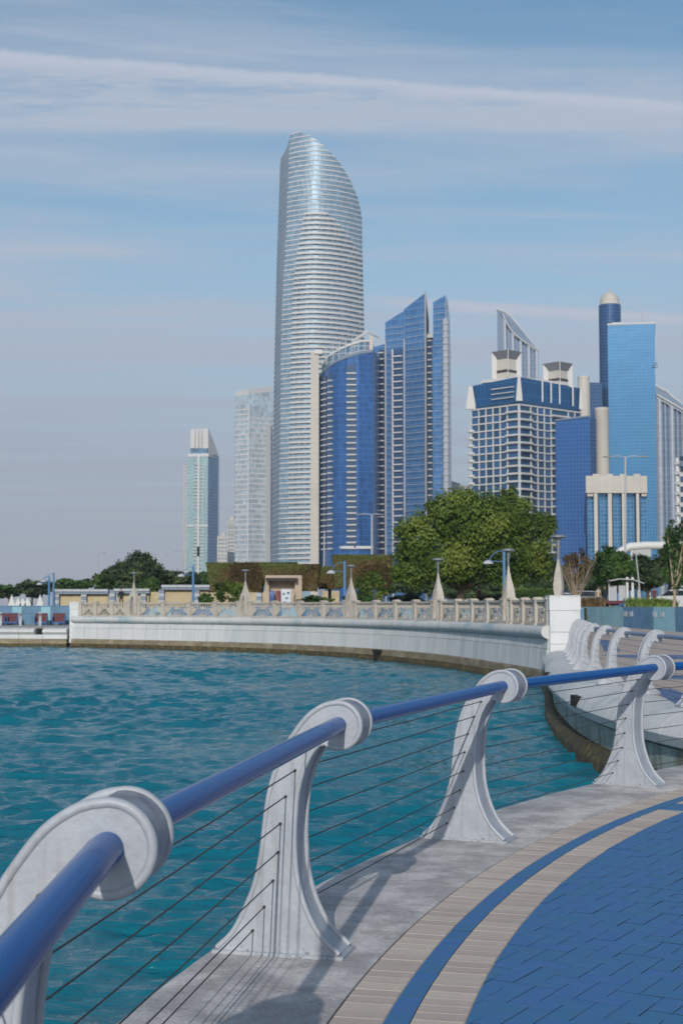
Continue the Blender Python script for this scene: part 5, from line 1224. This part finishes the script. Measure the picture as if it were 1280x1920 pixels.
for tx, y0, y1, dd in ((949, 660, 706, 612), (1045, 682, 722, 622)):
    cx = X(tx, dd, 690)-e.location.x; cy = dd-e.location.y; z0 = Z(y1, dd)-1.4-1; z1 = Z(y0, dd)-1.4; hw = 28.5*dd/F; R45 = math.radians(42)
    MB().box((cx, cy, (z0+z1)/2-1.0), (hw*.95, hw*.95, z1-z0-2), R45).build('turret_core', MT['bwhite2'], e)
    MB().box((cx, cy, z0+3.0), (hw*1.0, hw*1.0, 1.1), R45).build('turret_louvre', MT['dark'], e)
    mb = MB(); n4 = 4; b = len(mb.v)
    lo = [(cx+hw*.70*math.cos(q+R45+.785), cy+hw*.70*math.sin(q+R45+.785), z1-3.4) for q in (0, 1.571, 3.142, 4.712)]; hi = [(cx+hw*1.02*math.cos(q+R45+.785), cy+hw*1.02*math.sin(q+R45+.785), z1) for q in (0, 1.571, 3.142, 4.712)]
    mb.v += lo+hi
    for i in range(4): j = (i+1) % 4; mb.face((i, j, 4+j, 4+i))
    mb.face((4, 5, 6, 7)); mb.face((3, 2, 1, 0)); mb.build('turret_canopy', MT['lamp'], e)
    for s in (-1, 1): extr([(s*hw*.98, 0), (s*hw*.98, z1-z0-.2), (s*hw*.62, z1-z0-3), (s*hw*.66, 0)][::s], .8).build('turret_fin', MT['bwhite'], e, loc=(cx, cy, z0))
    MB().box((cx, cy-hw*.95, (z0+z1)/2), (.3, .3, z1-z0)).build('turret_edge', MT['bwhite'], e)
MB().prism([tuple(q) for q in (Ln.lerp(Cn, .2), Cn+Vector((0, 4)), Rn.lerp(Cn, .2), Bk)], zr-.5, zr+.7).build('roof_parapet', MT['bwhite'], e)
# slanted tube towers
TUBE = glass('tube_facade', (.42, .48, .55), 2.0, 4, (.48, .52, .58), .1, .05, .15, .35, .25)
TUBED = glass('tube_recess', (.26, .34, .46), 2.0, 4, (.3, .38, .48), .1, .05, .2, .5, .2)
def tube_tower(px0, px1, yl, yr, d, n, label, curve=None, back=None):
    e = empty('tube_tower', (X(px0, d), d, 1.4), label=label, cat='tower'); w_ = (X(px1, d, 650)-X(px0, d, 650)); ox = X(px0, d, 650)-X(px0, d); r = w_/n/2
    yf = curve or (lambda t: yl+(yr-yl)*t)
    for i in range(n):
        t = (i+.5)/n; cx = ox+w_*t; z = Z(yf(t), d)-1.4; m = 14; rr2 = r*(1.0 if i % 2 == 0 else .8)
        pts = [(cx+rr2*math.cos(q), (0 if i % 2 == 0 else 1.5)+rr2*1.2*math.sin(q)) for q in np.linspace(0, 2*math.pi, m+1)[:-1]]
        zs = [Z(yf(min(1, max(0, (p[0]-ox)/w_))), d)-1.4-1 for p in pts]; MB().prism(pts, 0, zs).build('shaft', TUBE if i % 2 == 0 else TUBED, e, smooth=True)
    ts = np.linspace(0, 1, 9); b_ = MB(); zf = [Z(yf(t), d)-1.4 for t in ts]
    poly = [(ox+w_*t, -2) for t in ts]+[(ox+w_*t, 46) for t in ts[::-1]]
    zbk = [Z(back(t), d+46)-1.4 for t in ts]; zt2 = zf+zbk[::-1]
    MB().prism([(ox+w_*t, 1) for t in ts]+[(ox+w_*t, 44) for t in ts[::-1]], 0, [z-2.2 for z in zt2]).build('core', TUBED, e)
    MB().prism(poly, [z-2.0 for z in zt2], zt2).build('roof_plane', mat('slant_roof', (.42, .47, .53), .35, metal=.2, col2=(.30, .35, .42), vscale=.06), e)
    MB().tube([(ox+w_*t, -3, z) for t, z in zip(ts, zf)], .6, 6).build('roof_edge', MT['bwhite'], e); MB().tube([(ox+w_*t, 46, z) for t, z in zip(ts, zbk)], .6, 6).build('roof_edge', MT['bwhite'], e)
tube_tower(942, 1009, 604, 690, 1300, 9, 'pale ribbed tower with a steep slanted roof behind the grid hotel', curve=lambda t: float(np.interp(t, [0, .1, .22, .52, 1], [590, 606, 620, 638, 658])), back=lambda t: float(np.interp(t, [0, .3, .58, .79, 1], [579, 586, 605, 624, 642])))
tube_tower(1228, 1330, 722, 800, 900, 9, 'pale ribbed tower with rounded slanted roof at the right edge', curve=lambda t: 741+60*t, back=lambda t: float(np.interp(t, [0, .23, .5, 1], [710, 719, 733, 775])))
# light blue slab with dark cylinder and dome
GL_S = glass('glass_sky', (.032, .20, .42), 1.45, 1.75, (.07, .25, .45), .10, .10, .10, .3, .2)
GL_C = glass('glass_navy', (.03, .09, .22), 1.2, 1.75, (.05, .13, .26), .12, .12, .35, .5, .14)
d = 750; e = empty('domed_blue_tower', (X(1160, d), d, 1.4), label='light blue slab tower joined to a dark blue round tower with a white dome', cat='tower')
p = rel(e, [Pd(1141, 748, 800), Pd(1229.5, 744, 800), Pd(1229.5, 775, 800), Pd(1141, 775, 800)]); zt = Z(611, d)-1.4
MB().prism(p, 0, zt).build('slab_facade', GL_S, e); MB().prism([(a-.2 if i in (0, 3) else a+.2, b_-.2 if i < 2 else b_) for i, (a, b_) in enumerate(p)], zt, zt+1).build('slab_parapet', MT['bandw'], e)
cx = X(1147, d, 600)-e.location.x; MB().lathe([(5.9, 0), (5.9, Z(568, d)-1.4)], 28, (cx, 6, 0)).build('round_shaft', GL_C, e, smooth=True)
zd = Z(568, d)-1.4; MB().lathe([(5.1, zd-.1), (5.3, zd+.3), (5.15, zd+.5), (5.1, zd+1.5)]+[(5.05*math.cos(q), zd+1.8+5.6*math.sin(q)) for q in np.linspace(0, 1.53, 9)], 24, (cx, 6, 0)).build('dome', MT['bwhite2'], e, smooth=True)
MB().tube([(cx, 6, zd+7), (cx, 6, zd+10.3)], .16, 5).build('mast', MT['bwhite2'], e)
MB().box((X(1158, d, 610)-e.location.x, 2, zt+1.2), (6, 4, 1.6)).build('roof_step', MT['bwhite'], e)
ax_ = X(1213, d, 600)-e.location.x; MB().lathe([(1.9, zt+1), (1.2, zt+2.4), (.5, zt+3.5)], 10, (ax_, 12, 0)).build('antenna_base', MT['palegrey'], e)
mb = MB(); mb.tube([(ax_, 12, zt+2), (ax_, 12, zt+9.5)], .15, 5)
for k in range(4): mb.tube([(ax_-.5, 12, zt+4+k*1.2), (ax_+.5, 12, zt+4+k*1.2)], .08, 4)
mb.build('antenna', MT['greypole'], e)
# louvre marks near the right edge
for k in range(3): MB().box((X(1222.5+k*1.3, d, 690)-e.location.x, -6, Z(697-k*4, d)), (3.2-k*.8, .3, .35)).build('sign_bar', MT['dark'], e)
# stepped blue block with white cylinders
d = 700; e = empty('stepped_blue_block', (X(1080, d), d, 1.4), label='mid blue stepped block with two cream cylinders left of the light blue slab', cat='building')
GL_M = glass('glass_mid', (.014, .10, .31), 1.4, 1.75, (.03, .13, .36), .1, .1, .12, .25, .2)
MB().prism(rel(e, [Pd(1040, 594), Pd(1104, 589), Pd(1104, 606), Pd(1040, 606)]), 0, [Z(y, 592)-1.4 for y in (788, 783, 783, 788)]).build('lower_block', GL_M, e)
MB().prism(rel(e, [Pd(1104.1, 590), Pd(1116, 594), Pd(1116, 606), Pd(1104.1, 606)]), 0, Z(783, 592)-1.4).build('side_block', GL_C, e)
MB().prism(rel(e, [Pd(1105, 735), Pd(1128, 735), Pd(1128, 760), Pd(1105, 760)]), 0, Z(717, 735)-1.4).build('rear_block', GL_C, e)
cx1 = X(1099, 722, 740)-e.location.x; MB().lathe([(3.0, 0), (3.0, Z(702, 722)-2.4), (3.15, Z(702, 722)-2.3), (3.15, Z(701, 722)-1.4)], 22, (cx1, 30, 0)).build('rear_cylinder', MT['bwhite2'], e, smooth=True)
cx2 = X(1128.5, 600, 830)-e.location.x; MB().lathe([(3.0, 0), (3.0, Z(767, 600)-2.5), (3.15, Z(767, 600)-2.3), (3.15, Z(765, 600)-1.4)], 22, (cx2, -100, 0)).build('front_cylinder', MT['bwhite2'], e, smooth=True)
MB().prism(rel(e, [Pd(1046, 586), Pd(1104, 585), Pd(1104, 589), Pd(1046, 589)]), 0, Z(1008, 588)).build('base_wing', GL_M, e)
MB().prism(rel(e, [Pd(1039.5, 593.5), Pd(1104, 588.5), Pd(1104, 590), Pd(1039.5, 595)]), [Z(788, 592)-1.4, Z(783, 592)-1.4, Z(783, 592)-1.4, Z(788, 592)-1.4], [Z(788, 592)-.8, Z(783, 592)-.8, Z(783, 592)-.8, Z(788, 592)-.8]).build('roof_trim', MT['greyblue'], e)
# white crowned building
d = 560; e = empty('white_crowned_building', (X(1153, d), d, 1.4), label='lower building with white panelled crown and blue glass between white pilasters', cat='building')
GL_K = glass('glass_cyan', (.07, .22, .42), 1.3, 1.6, (.11, .28, .48), .12, .12, .35, .5, .12)
MB().prism(rel(e, [Pd(1098, 561), Pd(1209, 561), Pd(1209, 588), Pd(1098, 588)]), 0, Z(912, d)-1.4).build('glass_body', GL_K, e)
n = 9
for i in range(n):
    a = 1095.5+(1210-1095.5)*i/n; b_ = 1095.5+(1210-1095.5)*(i+1)/n; y = 893 if i % 2 == 0 else 889.5
    MB().prism(rel(e, [Pd(a+.1, 557.8), Pd(b_-.1, 557.8), Pd(b_-.1, 560.8), Pd(a+.1, 560.8)]), Z(925, d)-1.4, Z(y, d)-1.4).build('crown_panel', MT['bwhite2'], e)
MB().prism(rel(e, [Pd(1096, 560.9), Pd(1209.6, 560.9), Pd(1209.6, 590), Pd(1096, 590)]), Z(924, d)-1.4, Z(894, d)-1.4).build('crown_core', MT['bwhite2'], e)
for a, b_ in ((1110.5, 1117), (1136.5, 1143.5), (1162.5, 1168.5), (1189, 1194.5)):
    MB().prism(rel(e, [Pd(a, 558.2), Pd(b_, 558.2), Pd(b_, 561.2), Pd(a, 561.2)]), 0, Z(925, d)-1.4-.05).build('pilaster', MT['bwhite2'], e)
for a, b_ in ((1117.2, 1120), (1143.8, 1146), (1160, 1162.3), (1186, 1188.8), (1194.8, 1197)):
    MB().prism(rel(e, [Pd(a, 560.6), Pd(b_, 560.6), Pd(b_, 561.3), Pd(a, 561.3)]), 0, Z(932, d)-1.4).build('dark_strip', MT['shadowy'], e)
for a, b_ in ((1098, 1109), (1199, 1209)): MB().prism(rel(e, [Pd(a, 558.6), Pd(b_, 558.6), Pd(b_, 561), Pd(a, 561)]), Z(931, d)-1.4, Z(925.2, d)-1.4).build('soffit_step', MT['bwhite2'], e)
# white building at the right edge
d = 420; e = empty('white_edge_building', (X(1275, d), d, 1.4), label='white balconied building cut by the right picture edge', cat='building')
MB().prism(rel(e, [Pd(1268, 420), Pd(1330, 424), Pd(1330, 450), Pd(1268, 450)]), 0, Z(878, d)-1.4).build('walls', MT['bwhite'], e)
for k in range(14): 
    z = 3+k*3; MB().prism(rel(e, [Pd(1262, 419), Pd(1271, 417.5), Pd(1271, 421), Pd(1262, 421)]), z, z+1.0).build('balcony', MT['bwhite'], e)
    MB().prism(rel(e, [Pd(1272, 419.6), Pd(1300, 420.6), Pd(1300, 421.5), Pd(1272, 420.5)]), z+1.2, z+2.6).build('window', MT['shadowy'], e)
MB().prism(rel(e, [Pd(1264, 419), Pd(1269, 419), Pd(1269, 424), Pd(1264, 424)]), 0, Z(868, d)).build('corner_column', MT['bwhite'], e)
# low pale stadium-like roofline behind the sail tower and a dome at the right of the angular tower
for px0, px1, yt, d, lb in ((845, 884, 905, 900, 'low pale building between the angular tower and the hotel'),):
    e = empty('far_building', (X(px0, d), d, 1.4), label=lb, cat='building'); p = rel(e, [Pd(px0, d), Pd(px1, d+3), Pd(px1, d+25), Pd(px0, d+25)]); h = Z(yt, d)-1.4
    MB().prism(p, 0, [h, h-4, h-4, h]).build('walls', GL_W, e); MB().prism(p, [h, h-4, h-4, h], [h+1.2, h-2.8, h-2.8, h+1.2]).build('parapet', MT['palegrey'], e)

# ------------------------------------------------------------------ haze
HAZE = 0.00018
if HAZE > 0:
    mb = MB(); mb.box((0, 1415, 175), (4200, 3170, 355.6)); m, t, b = nodes('haze'); t.nodes.remove(b)
    v = N(t, 'ShaderNodeVolumePrincipled'); v.inputs['Color'].default_value = (.82, .88, 1, 1); v.inputs['Density'].default_value = HAZE; v.inputs['Anisotropy'].default_value = .2
    t.links.new(v.outputs[0], t.nodes['Material Output'].inputs['Volume']); hz_ = mb.build('haze', m, kind='stuff')
for o in bpy.data.objects:
    if o.parent is None and o.type == 'MESH' and 'label' not in o and 'kind' not in o: print('untagged', o.name)
